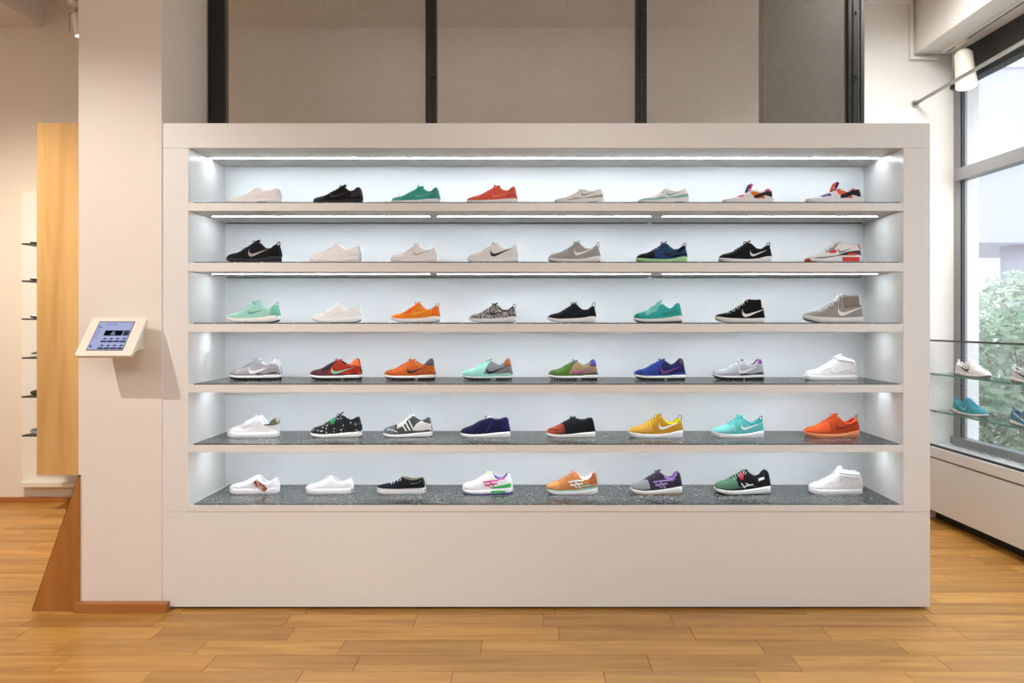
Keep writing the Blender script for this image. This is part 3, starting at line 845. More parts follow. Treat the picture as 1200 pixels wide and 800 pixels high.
# row 1 (top shelf)
add(0, 266, 328, dict(p='airmax', upper='#e2d8d5', lining='#cfc6c4', soles=two('R#d8cfcc', 'R#e0d7d4'), extra=[sole_patch('R#8f8886', .6, .78, .015, .035)],
    patches=[guard('L#ddd2cf', [(0, .10), (.3, .095), (.55, .125), (1, .16)]), swoosh('L#d9cecb', .50, .84, .13, .235)]),
    'plain off-white low running shoe, leftmost on the top shelf')
add(0, 366, 424, dict(p='thea', upper='#18191a', lining='#0e0e0f', soles=two('R#151516', 'R#1d1e22'), tongue_h=.40,
    patches=[toe('L#232427', .2), swoosh('L#34353a', .38, .72, .12, .22), heel('L#111114', .8)]),
    'all-black running shoe on the top shelf, beside the off-white one')
add(0, 458, 515, dict(p='thea', upper='#45ad9c', lining='#4fb3a4', soles=two('R#d9dcdb', 'R#eceae8'), laces='#3aa896',
    patches=[toe('#55bbaa', .2), swoosh('L#69bfb2', .52, .88, .12, .225), heel('L#348f80', .82)]),
    'teal green running shoe with white sole on the top shelf')
add(0, 546.5, 606, dict(p='thea', upper='#ea6550', lining='#f07f66', soles=two('R#dcd4d2', 'R#eceae8'), laces='#e86450',
    patches=[toe('#ef6f56', .2), swoosh('L#f48a73', .52, .88, .12, .225), heel('L#d9553f', .82)]),
    'coral red running shoe with white sole on the top shelf')
add(0, 650, 708, dict(p='airmax', upper='#e6e3df', lining='#d8d2cc', soles=two('R#8d8680', 'R#ebe8e4', .12), extra=[sole_patch('R#4c4844', .68, .88, .012, .035)],
    patches=[toe('#efece8', .2), guard('L#b3a494', [(0, .085), (.3, .085), (.42, .125), (.55, .115), (.75, .15), (.97, .20)]), swoosh('L#a9a39e', .54, .82, .155, .25)]),
    'white running shoe with taupe mudguard on the top shelf')
add(0, 749, 808, dict(p='airmax', upper='#e9e6e2', lining='#d9dcd8', soles=two('R#8fcfc2', 'R#ebe9e5', .10), tongue_h=.33, extra=[sole_patch('R#2c6e68', .70, .88, .012, .035)],
    patches=[guard('L#86cbbd', [(0, .10), (.3, .095), (.42, .14), (.55, .12), (.75, .155), (.97, .21)]), swoosh('L#86cbbd', .55, .84, .155, .255)]),
    'white running shoe with mint green mudguard on the top shelf')
add(0, 848, 908, dict(p='huarache', upper='#ecebea', lining='#d63f8f', soles=two('R#cfcfce', 'R#eceae8', .15), tongue='#e05aa6', tongue_front='#3c3358', laces='#f0eeee',
    patches=[('vamp_inlay', '#e54fa5', [(.26, 9), (.38, 9)], [(.28, .125), (.37, .135)]), ('side_window', '#f4823c', [(.52, .235), (.62, .235), (.78, .17)], [(.52, .19), (.62, .10), (.80, .10)]),
             ('heel_strap', 'R#1d1c20', [(.58, .155), (.70, .20), (.84, .235), (.93, .25)], [(.57, .105), (.68, .115), (.80, .17), (.93, .13)], .011),
             ('heel_patch', '#d94a8d', [(.81, 4), (.92, 4)], [(.80, .235), (.95, .215)]), ('toe_tip', 'R#26232a', [(0, .1), (.03, .085)], [(0, -1), (.035, -1)])]),
    'white sneaker with pink tongue and orange window on the top shelf')
add(0, 946, 1011, dict(p='huarache', upper='#ebeaea', lining='#3b3660', soles=two('R#cfcfce', 'R#eceae8', .15), tongue='#33305a', tongue_front='#f0705e', laces='#f0eeee',
    patches=[('vamp_inlay', '#5a4fa0', [(.26, 9), (.38, 9)], [(.24, .12), (.40, .14)]), ('side_window', '#f46a56', [(.52, .235), (.62, .235), (.78, .17)], [(.52, .19), (.62, .10), (.80, .10)]),
             ('heel_strap', 'R#17161c', [(.58, .155), (.70, .20), (.84, .245), (.94, .26)], [(.57, .095), (.68, .105), (.80, .16), (.94, .12)], .011),
             ('heel_patch', '#f2587e', [(.77, 4), (.84, 4)], [(.76, .235), (.84, .225)]), ('tongue_patch', '#f0705e', [(.50, 4), (.58, 4)], [(.52, .22), (.60, .23)]),
             ('toe_tip', 'R#17161c', [(0, .1), (.03, .085)], [(0, -1), (.035, -1)])]),
    'white sneaker with navy tongue and coral window, rightmost on the top shelf')
# row 2
add(1, 264, 328, dict(p='roshe', upper='#141619', lining='#0d0d0e', soles=two('R#1b1a1e', 'R#2a2830', .3), loopc='#26242c',
    patches=[swoosh('L#a8a3a2', .46, .80, .105, .245), heel('#101114', .86)]),
    'black running shoe with grey side mark on dark sole, leftmost on the second shelf')
add(1, 362, 422, dict(p='roshe', upper='#e9e3e3', lining='#dcd6d6', soles=two('R#dad4d4', 'R#e6dddf'), patches=[swoosh('L#efeaea', .47, .84, .12, .25), heel('#efe9e9', .86)]),
    'plain white running shoe, second from the left on the second shelf')
add(1, 457, 513, dict(p='roshe', upper='#e3dcd9', lining='#d8d0cd', soles=two('R#d6cfd2', 'R#e9e2e6'), patches=[swoosh('L#cfc2ba', .50, .90, .15, .27), toe('#e9e3e0', .26)]),
    'off-white running shoe with beige side mark on the second shelf')
add(1, 547, 607, dict(p='roshe', upper='#d5d1cd', lining='#bcb8b4', soles=two('R#b9b4b8', 'R#ece8ec', .12), laces='#a9b5bd', patches=[swoosh('L#111213', .47, .88, .115, .275), heel('#dcd9d6', .88)]),
    'pale grey running shoe with bold black side mark on the second shelf')
add(1, 642, 704, dict(p='roshe', upper='#a5a3a1', lining='#8f8d8b', soles=two('R#8c8688', 'R#e3dbe0', .15), laces='#9ba6ab', loopc='#8b979c',
    patches=[toe('#b0aeac', .34), swoosh('L#ece6e2', .50, .88, .13, .27)]),
    'mid grey running shoe with white side mark on the second shelf')
add(1, 746, 806, dict(p='roshe', upper='#2a4a70', lining='#1b2c40', soles=two('R#93cf86', 'R#b5e3a4', .15), laces='#1b2430', loopc='#1b2026',
    patches=[toe('#17191c', .26, .08), swoosh('L#0f1216', .56, .90, .13, .26), ('side_panel', '#1e5f70', [(.60, 4), (.72, 4)], [(.62, .22), (.74, .22)]), guard('#15171a', [(.3, .10), (.6, .115), (.86, .17), (1, .2)]), collar('#16181c', .8, .95, .07)]),
    'black and blue running shoe with light green sole on the second shelf')
add(1, 843, 905, dict(p='roshe', upper='#16181c', lining='#101114', soles=two('R#d9d7da', 'R#eceaec', .15), laces='#22242a', patches=[swoosh('L#cfc9c2', .57, .90, .115, .235)]),
    'black running shoe with white side mark and white sole on the second shelf')
add(1, 945, 1010, dict(p='am90', upper='#dcd7d1', lining='#3c3836', soles=[('outsole', 'R#e04a3a', 0, .10), ('midsole', 'R#eae7e4', .10, 1)], laces='#efeeec',
    patches=[('mudguard', 'L#1c1d1f', [(.12, .085), (.30, .095), (.50, .12), (.70, .19), (.96, .225)], [(.12, -1), (.30, -1), (.5, -1), (.70, -1), (.99, -1)]),
             ('heel_cushion', '#e8493c', [(.72, .165), (.80, .18), (.88, .165)], [(.72, .135), (.80, .13), (.88, .135)], .008),
             ('eyelet_patch', '#e8493c', [(.40, .21), (.52, .23)], [(.37, .165), (.50, .175)], .008), swoosh('L#8a8c90', .55, .84, .17, .27),
             ('heel_tab', '#e8604f', [(.92, 4), (.975, 4)], [(.93, .25), (.985, .24)], .006), stay('L#9b9a98', .34, .62, .04)],
    extra=[sole_patch('R#e23f31', .62, .94, .02, .095), sole_patch('R#e04a3a', .005, .05, .03, .075, 'toe_bumper')]),
    'white, black and bright red running shoe, rightmost on the second shelf')
# row 3
add(2, 264, 326, dict(p='roshe', sole='thick', upper='#a6dccf', lining='#a8ded2', soles=two('R#4a4746', 'R#e9e2e0', .10), laces='#6cc3b0', loopc='#5dbba8',
    patches=[swoosh('L#5fb5a2', .46, .78, .16, .26), stay('#b9e6db', .3, .6, .04), heel('#7ccab7', .88)]),
    'mint green knit running shoe on thick white sole, leftmost on the third shelf')
add(2, 365, 422, dict(p='roshe', sole='thick', upper='#eef0f1', lining='#dfe2e4', soles=two('R#56595a', 'R#eff0f0', .08), patches=[swoosh('L#dadddf', .48, .80, .16, .26), stay('#f5f6f6', .3, .6, .04)]),
    'pure white knit running shoe, second from the left on the third shelf')
add(2, 457, 515, dict(p='roshe', sole='thick', upper='#f28a2d', lining='#e8602a', soles=two('R#8b7a80', 'R#eae4e6', .08), laces='#ef7a35', loopc='#ef8a6a',
    patches=[swoosh('L#f7b637', .46, .78, .155, .26), stay('#f06a2c', .3, .6, .04), heel('#f4792a', .86)]),
    'bright orange knit running shoe with white sole on the third shelf')
add(2, 549, 605, dict(p='roshe', sole='thick', upper=pattern_mat('swirl', '#26272a', '#c9c8cb', 90, .5), vamp='#1b1c1f', lining='#1b1c1f', soles=two('R#77757a', 'R#e2dfe2', .10), tongue='#1b1c1f', laces='#141518', loopc='#1f2023',
    patches=[swoosh('L#1a1b1e', .46, .80, .155, .26), collar('#16171a', .62, .95, .03)]),
    'black and white patterned running shoe on the third shelf')
add(2, 641, 699, dict(p='roshe', sole='thick', upper='#1e2126', lining='#14161a', soles=two('R#8a8a8c', 'R#ebe9e9', .08), laces='#15171b', loopc='#1a1c20', loop_size=1.4,
    patches=[swoosh('#2a2e34', .46, .80, .155, .26), heel('#15181c', .88)]),
    'dark charcoal running shoe with thick white sole on the third shelf')
add(2, 743, 800, dict(p='gel', upper='#3bb3ad', lining='#2fa39c', soles=[('outsole', 'R#2b2a2a', 0, .22), ('midsole', 'R#e9e4e0', .22, 1)], tongue='#55c6c0', laces='#6fd3cd', lugs='R#2b2a2a', tongue_h=.46, sole='gel',
    patches=[toe('#2a9d97', .07, .03), ('vamp_inlay', '#8adcd7', [(.28, 9), (.36, 9)], [(.22, .15), (.30, .15)]), ('heel_strap', 'R#2b9c94', [(.58, .19), (.70, .22), (.84, .27), (.93, .28)], [(.57, .14), (.68, .15), (.80, .19), (.93, .17)], .011), stay('#79d6d1', .32, .58, .04)]),
    'turquoise sneaker with chunky white sole on the third shelf')
add(2, 839, 897, dict(p='blazer', upper='#101216', lining='#1b1c20', soles=two('R#cfcbb4', 'R#dcd9c2', .1), tongue='#f0efec', laces='#f2f1ee',
    patches=[swoosh('L#f0ede6', .52, 1.0, .115, .28), ('heel_tab', 'L#e3e0c4', [(.915, 4), (.955, .42)], [(.915, .30), (.985, .30)], .007)]),
    'black mid-top sneaker with white side mark on cream sole', 'mid_top_sneaker')
add(2, 943, 1012, dict(p='blazer', upper='#a09b98', lining='#7e766f', soles=two('R#c9c8b6', 'R#dcdac8', .1), tongue='#efeeec', laces='#f2f1ee',
    patches=[swoosh('L#f0ede6', .54, 1.0, .115, .28), ('ankle_panel', '#8c837d', [(.62, .44), (.92, .44)], [(.66, .25), (.95, .28)], .004), ('heel_tab', 'L#e3e0c4', [(.915, 4), (.955, .42)], [(.915, .30), (.985, .30)], .007)]),
    'grey mid-top sneaker with white side mark, rightmost on the third shelf', 'mid_top_sneaker')
# row 4
add(3, 267, 328, dict(p='intern', upper='#a9a6a8', lining='#d9d7d8', soles=two('R#2b2b2c', 'R#eceae8', .2), laces='#8f8f95', tongue='#e8e8ea',
    patches=[toe('L#8b888b', .12), guard('#8e8b8e', [(0, .14), (.25, .12), (.5, .115), (.68, .12)]), swoosh('L#dddbdc', .44, .84, .12, .26), heel('L#9a979b', .80, .24, .99, .24), ('heel_wedge', 'R#2a292b', [(.60, .105), (.75, .125), (.99, .13)], [(.58, -1), (.75, -1), (.99, -1)], .012), ('heel_tab', '#c9cad3', [(.86, 4), (.95, 4)], [(.84, .30), (.97, .28)], .006)]),
    'silver grey retro running shoe with pale side mark, leftmost on the fourth shelf')
add(3, 362, 423, dict(p='intern', upper='#5a2b33', lining='#1e1c22', soles=two('R#1f1f20', 'R#ebe7e2', .2), laces='#27252b', tongue='#e3582c',
    patches=[toe('#4b2d35', .12), ('side_panel', '#a82f1d', [(.57, 4), (.98, .33)], [(.38, -1), (.99, -1)]), swoosh('L#7cc9a4', .46, .90, .12, .25), ('heel_wedge', 'R#ec5a2c', [(.66, .12), (.75, .145), (.99, .15)], [(.64, -1), (.75, -1), (.99, -1)], .012), ('heel_tab', '#ef7a3c', [(.85, 4), (.955, 4)], [(.80, .27), (.975, .27)], .007), stay('#3a222b', .28, .56, .04)]),
    'burgundy and red retro running shoe with mint side mark on the fourth shelf')
add(3, 449, 510, dict(p='intern', upper='#c76228', lining='#7a3a28', soles=two('R#26211f', 'R#ebe7e2', .2), laces='#c9541e', tongue='#d96a2e',
    patches=[toe('#b55a26', .12), swoosh('L#26262a', .48, .88, .13, .27), guard('#c25420', [(0, .14), (.25, .13), (.5, .12), (.68, .12)]), ('heel_wedge', 'R#1f1f24', [(.68, .11), (.78, .14), (.99, .14)], [(.66, -1), (.78, -1), (.99, -1)], .012), ('heel_tab', '#5c6068', [(.84, 4), (.95, 4)], [(.80, .30), (.97, .27)], .007)]),
    'orange retro running shoe with black side mark on the fourth shelf')
add(3, 540, 601, dict(p='intern', upper='#a3dacf', lining='#6a5a54', soles=[('outsole', 'R#24302e', 0, .2), ('midsole', 'R#e9ece9', .2, .8), ('midsole_line', 'R#4ab3a0', .8, 1)], laces='#a7e0d4', tongue='#b06a48',
    patches=[('side_panel', '#85868a', [(.60, 4), (.98, .33)], [(.44, -1), (.99, -1)]), toe('#8fcfc3', .12), swoosh('L#1c1c20', .50, .92, .12, .27), ('heel_wedge', 'R#9c5430', [(.68, .125), (.78, .14), (.99, .14)], [(.66, -1), (.78, -1), (.99, -1)], .010), ('heel_tab', '#a9643f', [(.86, 4), (.955, 4)], [(.84, .27), (.975, .27)], .007)]),
    'mint and grey retro running shoe with black side mark on the fourth shelf')
add(3, 642, 701, dict(p='intern', upper='#52702f', lining='#4b4280', soles=two('R#2a2622', 'R#e9e4e0', .2), laces='#4e6a2e', tongue='#8f86c8',
    patches=[('side_panel', '#a28a68', [(.60, 4), (.98, .33)], [(.40, -1), (.99, -1)]), toe('#46632a', .12), guard('#5b7833', [(0, .14), (.2, .12), (.38, .115)]), swoosh('L#b04a9a', .50, .92, .12, .25), ('heel_wedge', 'R#8a3a86', [(.68, .12), (.78, .14), (.99, .14)], [(.66, -1), (.78, -1), (.99, -1)], .012), ('heel_tab', '#5d54a0', [(.86, 4), (.955, 4)], [(.84, .28), (.975, .27)], .007)]),
    'olive green retro running shoe with magenta side mark on the fourth shelf')
add(3, 743, 804, dict(p='intern', upper='#2c3d88', lining='#1f2350', soles=two('R#3a3a40', 'R#ebe8e4', .2), laces='#3a4fae', tongue='#2a3a8c',
    patches=[('side_panel', '#1f2456', [(.60, 4), (.98, .34)], [(.45, -1), (.99, -1)]), toe('#263680', .12), swoosh('L#74326e', .50, .92, .12, .27), guard('#33479a', [(0, .14), (.2, .13), (.45, .12)]), ('heel_tab', '#54484e', [(.88, 4), (.955, 4)], [(.87, .30), (.975, .29)], .007)]),
    'royal blue retro running shoe with purple side mark on the fourth shelf')
add(3, 836, 896, dict(p='intern', upper='#b0b1b6', lining='#7c3a80', soles=two('R#2a2a2c', 'R#ebe9e8', .35), laces='#ececee', tongue='#6e6f74',
    patches=[toe('L#a3a4a9', .12), guard('#9fa0a6', [(0, .14), (.25, .13), (.5, .12), (.98, .13)]), swoosh('L#dadcda', .48, .86, .12, .27), ('heel_wedge', 'R#2a2a2c', [(.5, .095), (.75, .115), (.99, .12)], [(.5, -1), (.75, -1), (.99, -1)], .010), ('heel_tab', '#8d4d94', [(.88, 4), (.955, 4)], [(.86, .33), (.97, .32)], .007)]),
    'silver running shoe with purple heel lining on the fourth shelf')
add(3, 945, 1006, dict(p='afmid', upper='L#efedf1', lining='#e0dee2', soles=two('R#dcdadf', 'R#efedf1', .12),
    patches=[swoosh('L#e4e2e8', .44, .86, .13, .24), toe('L#f4f2f5', .14), heel('L#f3f1f4', .84, .25, .99, .25), stay('L#f4f2f5', .28, .62, .05)], extra=[ankle_strap('L#f3f1f5', .60, .93, .395, .345, .05), front_bridge('L#f3f1f5', .60, .44)]),
    'white mid-top sneaker with ankle strap, rightmost on the fourth shelf', 'mid_top_sneaker')
# row 5
CAMO = pattern_mat('camo', '#3a3c2c', '#7d7550', 120, .5, '#b3aa86')
add(4, 265, 326, dict(p='stan', upper='L#efeff2', lining='#dfe4ec', soles=two('R#cfcfd3', 'R#e8e8ec', .15), laces='#f2f2f4',
    patches=[stay('L#f4f4f6', .34, .66, .05), ('heel_tab', CAMO, [(.84, 4), (.97, 4)], [(.80, .215), (.985, .24)], .009), band('collar_edge', CAMO, [(.74, .235), (.82, .235)], .02)]),
    'white leather sneaker with camouflage heel tab, leftmost on the fifth shelf', 'leather_sneaker')
add(4, 363, 423, dict(p='zx', upper=pattern_mat('dots', '#e6e6e8', '#141518', 75, .26), vamp='#141518', lining='#1a1b1f', soles=two('R#b9b7b3', 'R#e9e6e2', .15), laces='#17181b', tongue='#101113', tongue_h=.47, lugs='R#2c2a28',
    patches=[('heel_panel', 'R#1a1b1f', [(.70, .20), (.82, .24), (.98, .22)], [(.64, -1), (.8, -1), (.99, -1)], .009), ('lace_badge', '#2fae6c', [(.42, 4), (.52, 4)], [(.42, .25), (.49, .26)], .012), collar('#15161a', .62, .95, .03, 'zx')]),
    'black running shoe with white speckles and green lace badge on the fifth shelf')
add(4, 448, 506, dict(p='zx', upper='#4f5350', lining='#3a3c3a', soles=two('R#8c8a86', 'R#e9e6e6', .15), laces='#e4e2da', tongue='#dcdad2', lugs='R#2a2f3a',
    patches=[toe('#6a7478', .22), ('heel_panel', 'R#cfcac0', [(.80, .33), (.86, .30), (.98, .26)], [(.62, -1), (.8, -1), (.99, -1)], .008), stay('#d9d7cf', .32, .56, .03),
             bar('side_stripe', 'L#ecebe6', (.40, .28), (.50, .13), .035), bar('side_stripe', 'L#ecebe6', (.47, .31), (.57, .14), .035), bar('side_stripe', 'L#ecebe6', (.54, .34), (.64, .16), .03),
             band('toe_line', '#dfe0da', [(.10, .15), (.22, .15), (.32, .11)], .014)]),
    'grey running shoe with three white side stripes on the fifth shelf')
add(4, 539, 598, dict(p='la', upper='#16163a', lining='#2d2a6e', soles=two('R#c9c6c8', 'R#edeaec', .2), laces='#20204e', tongue='#dfe6ec',
    patches=[toe('#1a1a40', .20), band('side_stripe', 'L#2b2b62', [(.52, .11), (.58, .20), (.63, .30)], .03), heel('#1a1a48', .84)]),
    'navy blue running shoe with white sole on the fifth shelf')
add(4, 640, 698, dict(p='la', upper='#17181c', lining='#23242a', soles=two('R#d8d0bc', 'R#e9e2d2', .2), laces='#1b1c22', tongue='#26283a',
    patches=[toe('#a84b32', .26, .12), band('toe_stripe', '#2a2022', [(.06, .145), (.16, .15), (.24, .14)], .014, .010), band('toe_seam', '#2a2022', [(.30, .18), (.36, .12), (.40, .08)], .014, .010), heel('#101114', .86)]),
    'black running shoe with rust toe and cream sole on the fifth shelf')
def roshe5(up, lc, sw, toec, sole, solebot, lin_, loopc): return dict(p='roshe', upper=up, lining=lin_, laces=lc, loopc=loopc, soles=two(solebot, sole, .12), lugs=solebot,
    patches=[toe(toec, .32, .10), swoosh(sw, .54, .93, .14, .27), collar(lc, .62, .95, .035)])
add(4, 737, 801, roshe5('#c9962f', '#dccb1c', 'L#eeeae6', '#d3a043', 'R#edebf0', 'R#c9c6ce', '#d8c828', '#6a5a4a'),
    'yellow running shoe with white side mark on the fifth shelf')
add(4, 835, 896, roshe5('#62c2bd', '#2f9fa0', 'L#eeeae6', '#80cdc9', 'R#edebf0', 'R#c9c6ce', '#58c4c0', '#4a4a50'),
    'aqua running shoe with white side mark on the fifth shelf')
add(4, 944, 1008, roshe5('#c34c22', '#cf5424', 'L#8f1f18', '#e05a26', 'R#f09a6c', 'R#d9713f', '#b0203a', '#e8865a'),
    'orange running shoe with dark red side mark, rightmost on the fifth shelf')
# row 6
def slip_tag(root, L, loc3, S, vof):
    b = MB(); c = loc3(.66, vof(.66, .2), -1)
    ang = -.62
    def pt(u, w_, d): 
        return (c.x+(u*math.cos(ang)-w_*math.sin(ang))*L*.15, c.y-(.016+d)*L, c.z-.035*L+(u*math.sin(ang)+w_*math.cos(ang))*L*.15)
    ring = [(-1, .2), (-.75, .42), (-.2, .40), (.5, .46), (1, .36), (1, -.30), (.4, -.36), (-.4, -.34), (-.9, -.2)]
    k = len(b.v); b.v += [pt(u, w_, 0) for u, w_ in ring]+[pt(u, w_, .006) for u, w_ in ring]; n = len(ring)
    b.f.append(tuple(range(n))); b.f.append(tuple(n+i for i in reversed(range(n))))
    for i in range(n): b.f.append((i, (i+1) % n, n+(i+1) % n, n+i))
    o = b.build('paper_tag', pattern_mat('camo', '#9c1f1c', '#b5302a', 70, .45, '#d9b9a8'), root)
    b = MB()
    for j, (u0, u1, w_) in enumerate(((-.6, .7, .16), (-.5, .5, -.02), (-.2, .8, -.18))):
        k = len(b.v); b.v += [pt(u0, w_-.03, .008), pt(u1, w_-.03, .008), pt(u1, w_+.03, .008), pt(u0, w_+.03, .008)]; b.f.append((k, k+1, k+2, k+3))
    b.build('tag_print', mat('#ead9cd', .6), root, recalc=False)
add(5, 268, 326, dict(p='slip', upper='#efeef1', lining='#d5dde8', soles=two('R#b9b6bc', 'R#ebe9ee', .1), patches=[('elastic_gusset', '#e1e1e6', [(.50, 4), (.60, 4)], [(.52, .22), (.62, .22)]), toe('#f3f2f4', .18)], extra=[slip_tag]),
    'white slip-on shoe with red paper tag, leftmost on the bottom shelf', 'slip_on_shoe', 'shoe')
add(5, 357, 413, dict(p='vans', upper='#efeff2', lining='#e5e5ea', soles=two('R#b9b6bc', 'R#ebe9ee', .1), laces='#f5f5f7', patches=[stay('#f3f3f5', .28, .56, .05), ('heel_tab', '#f3f3f5', [(.91, 4), (.975, 4)], [(.90, .17), (.985, .17)])], extra=[sole_patch('R#3a4a8a', .985, .998, .05, .09, 'heel_badge')]),
    'plain white canvas lace-up shoe, second from the left on the bottom shelf', 'canvas_shoe', 'shoe')
add(5, 441, 498, dict(p='authentic', upper='#14161d', lining='#a39c78', soles=two('R#b9b6bc', 'R#e9e6ea', .1), laces='#f5f5f7', tongue='#17181f', patches=[stay('#1b1d26', .28, .56, .05), band('collar_stitch', '#8f895e', [(.70, .21), (.84, .22), (.93, .27)], .008), band('foxing_line', 'R#3c3c44', [(0.02, .128), (.5, .118), (.98, .13)], .008, .02)], extra=[sole_patch('R#2c2a50', .985, .998, .05, .09, 'heel_badge')]),
    'black canvas lace-up shoe with white laces on the bottom shelf', 'canvas_shoe', 'shoe')
def tiger(c): # crossed bars on the side
    return [bar('side_stripe', c, (.46, .21), (.60, .125), .032), bar('side_stripe', c, (.54, .26), (.66, .12), .032),
            band('side_stripe', c, [(.42, .235), (.56, .255), (.72, .265)], .026, .008), band('side_stripe', c, [(.46, .17), (.58, .195), (.70, .205)], .026, .008)]
add(5, 541, 601, dict(p='gel', upper='#efeef0', lining='#473d9a', soles=two('R#4a48a0', 'R#ecebf0', .22), laces='#f2f2f2', tongue='#d9dfa8',
    patches=[toe('L#f4f3f5', .2)]+tiger('L#d8348f')+[('side_flash', 'R#46b85a', [(.60, .14), (.80, .18), (.96, .21)], [(.58, .11), (.78, .12), (.97, .13)], .009), band('heel_flash', '#e0529a', [(.74, .275), (.84, .30)], .022), collar('#453c98', .64, .90, .02, 'gel'), band('shin_line', '#d4e08c', [(.58, .33), (.66, .28), (.74, .25)], .016)],
    extra=[sole_patch('R#46b85a', .58, .86, .03, .075, 'sole_flash')]),
    'white running shoe with crossed pink stripes and green flash on the bottom shelf')
add(5, 640, 701, dict(p='gel', upper='#c8824c', lining='#c9e6e2', soles=[('outsole', 'R#d9d3cf', 0, .15), ('midsole', 'R#efecea', .15, .75), ('midsole_line', 'R#8fcfc6', .75, 1)], laces='#dba078', tongue='#d79468',
    patches=[toe('#d59257', .2), heel('#b86c3c', .84)]+tiger('L#d5ece6')+[collar('#e6efec', .64, .88, .02, 'gel'), ('heel_wedge', 'R#7fc3bb', [(.68, .15), (.82, .18), (.99, .18)], [(.64, -1), (.82, -1), (.99, -1)], .012)]),
    'tan orange running shoe with pale mint stripes on the bottom shelf')
add(5, 739, 800, dict(p='gel', upper='#3a3442', lining='#a87fc8', soles=two('R#c99a7c', 'R#dedbd6', .18), laces='#3a3650', tongue='#57506a', tongue_h=.45,
    patches=[toe('#9c9c9e', .24, .12)]+tiger('L#a98bc4')+[collar('#a57fc6', .64, .90, .028, 'gel'), band('heel_flash', '#8f6fb0', [(.72, .255), (.80, .26), (.86, .29)], .02), heel('#2f2a38', .86)]),
    'grey and dark purple running shoe with lilac stripes on the bottom shelf')
add(5, 838, 904, dict(p='gel', upper='#17181b', lining='#202126', soles=two('R#3a3d3c', 'R#dcdfda', .12), laces='#9db8a8', tongue='#22252a',
    patches=[toe('#54785f', .26, .13), ('mudguard', '#4f7459', [(.36, .13), (.56, .15), (.72, .15)], [(.36, -1), (.56, -1), (.72, -1)]), bar('side_stripe', 'L#e9e9e6', (.44, .20), (.50, .12), .02), bar('side_stripe', 'L#e9e9e6', (.52, .20), (.60, .155), .03), band('side_stripe', 'L#e9e9e6', [(.50, .145), (.58, .17), (.66, .175)], .016), band('heel_flash', 'L#e4e4e2', [(.76, .25), (.86, .285)], .04), ('lace_badge', '#c8344a', [(.44, 4), (.50, 4)], [(.42, .26), (.48, .26)], .013)]),
    'black running shoe with green toe and red lace badge on the bottom shelf')
add(5, 949, 1012, dict(p='freestyle', upper='L#f0eff2', lining='#e4e3e6', soles=two('R#d2d0d6', 'R#ebeaef', .12), laces='#f4f4f6',
    patches=[toe('L#f5f4f6', .14), stay('L#f5f4f6', .26, .54, .04), heel('L#f4f3f5', .82, .24, .99, .24), collar('L#e6e2da', .68, .93, .035, 'freestyle'), band('side_seam', 'L#e2e1e6', [(.3, .13), (.55, .17), (.8, .15)], .012), ('side_flag', '#3a4a90', [(.545, .275), (.565, .28)], [(.545, .26), (.565, .265)], .008)],
    extra=[ankle_strap('L#f6f5f7', .54, .93, .395, .355, .035), ankle_strap('L#f6f5f7', .54, .93, .345, .30, .03), front_bridge('L#f6f5f7', .55, .42)]),
    'white high-top sneaker with two ankle straps, rightmost on the bottom shelf', 'high_top_sneaker')
rows_name = ['top shelf', 'second shelf', 'third shelf', 'fourth shelf', 'fifth shelf', 'bottom shelf']
YS = 3.735
for (row, a, b, name, spec, label, cat) in SHOES:
    YS = (3.585, 3.585, 3.60, 3.745, 3.735, 3.735)[row]
    Lr = (b-a)*(YS-.035)/F
    xm = (PX(a, YS-.02)+PX(b, YS-.02))/2
    make_shoe(name, spec, Lr, (xm, YS, tops[row]+0.0004), 0, label, cat, 'shoes on the '+rows_name[row])

# shoes behind the wooden screen: heels/toes poke out at its left edge
left_specs = [('#e8e6e4', 'R#2a2a2a', 'white shoe sole tip poking out on the top rack shelf behind the wooden board'),
              ('#dcdad8', 'R#2c2c2c', 'white shoe on the second rack shelf behind the wooden board'),
              ('#d8d8d6', 'R#2c2c2c', 'pale shoe on the third rack shelf behind the wooden board'),
              ('#5e6660', 'R#dcdad6', 'grey green shoe on the fourth rack shelf behind the wooden board'),
              ('#3c4038', 'R#303030', 'dark olive shoe on the fifth rack shelf behind the wooden board'),
              ('#6b7178', 'R#a8a8a8', 'blue grey shoe on the lowest rack shelf behind the wooden board')]
for py, (c, s_, lb) in zip(left_levels, left_specs):
    make_shoe('running_shoe', dict(p='airmax', upper=c, soles=two(s_, s_)), .285, (PX(37, YB-.15)+.1425, YB-.15, PZ(py, YB-.2)+.0004), 0, lb, 'sneaker', 'shoes on the wall rack')

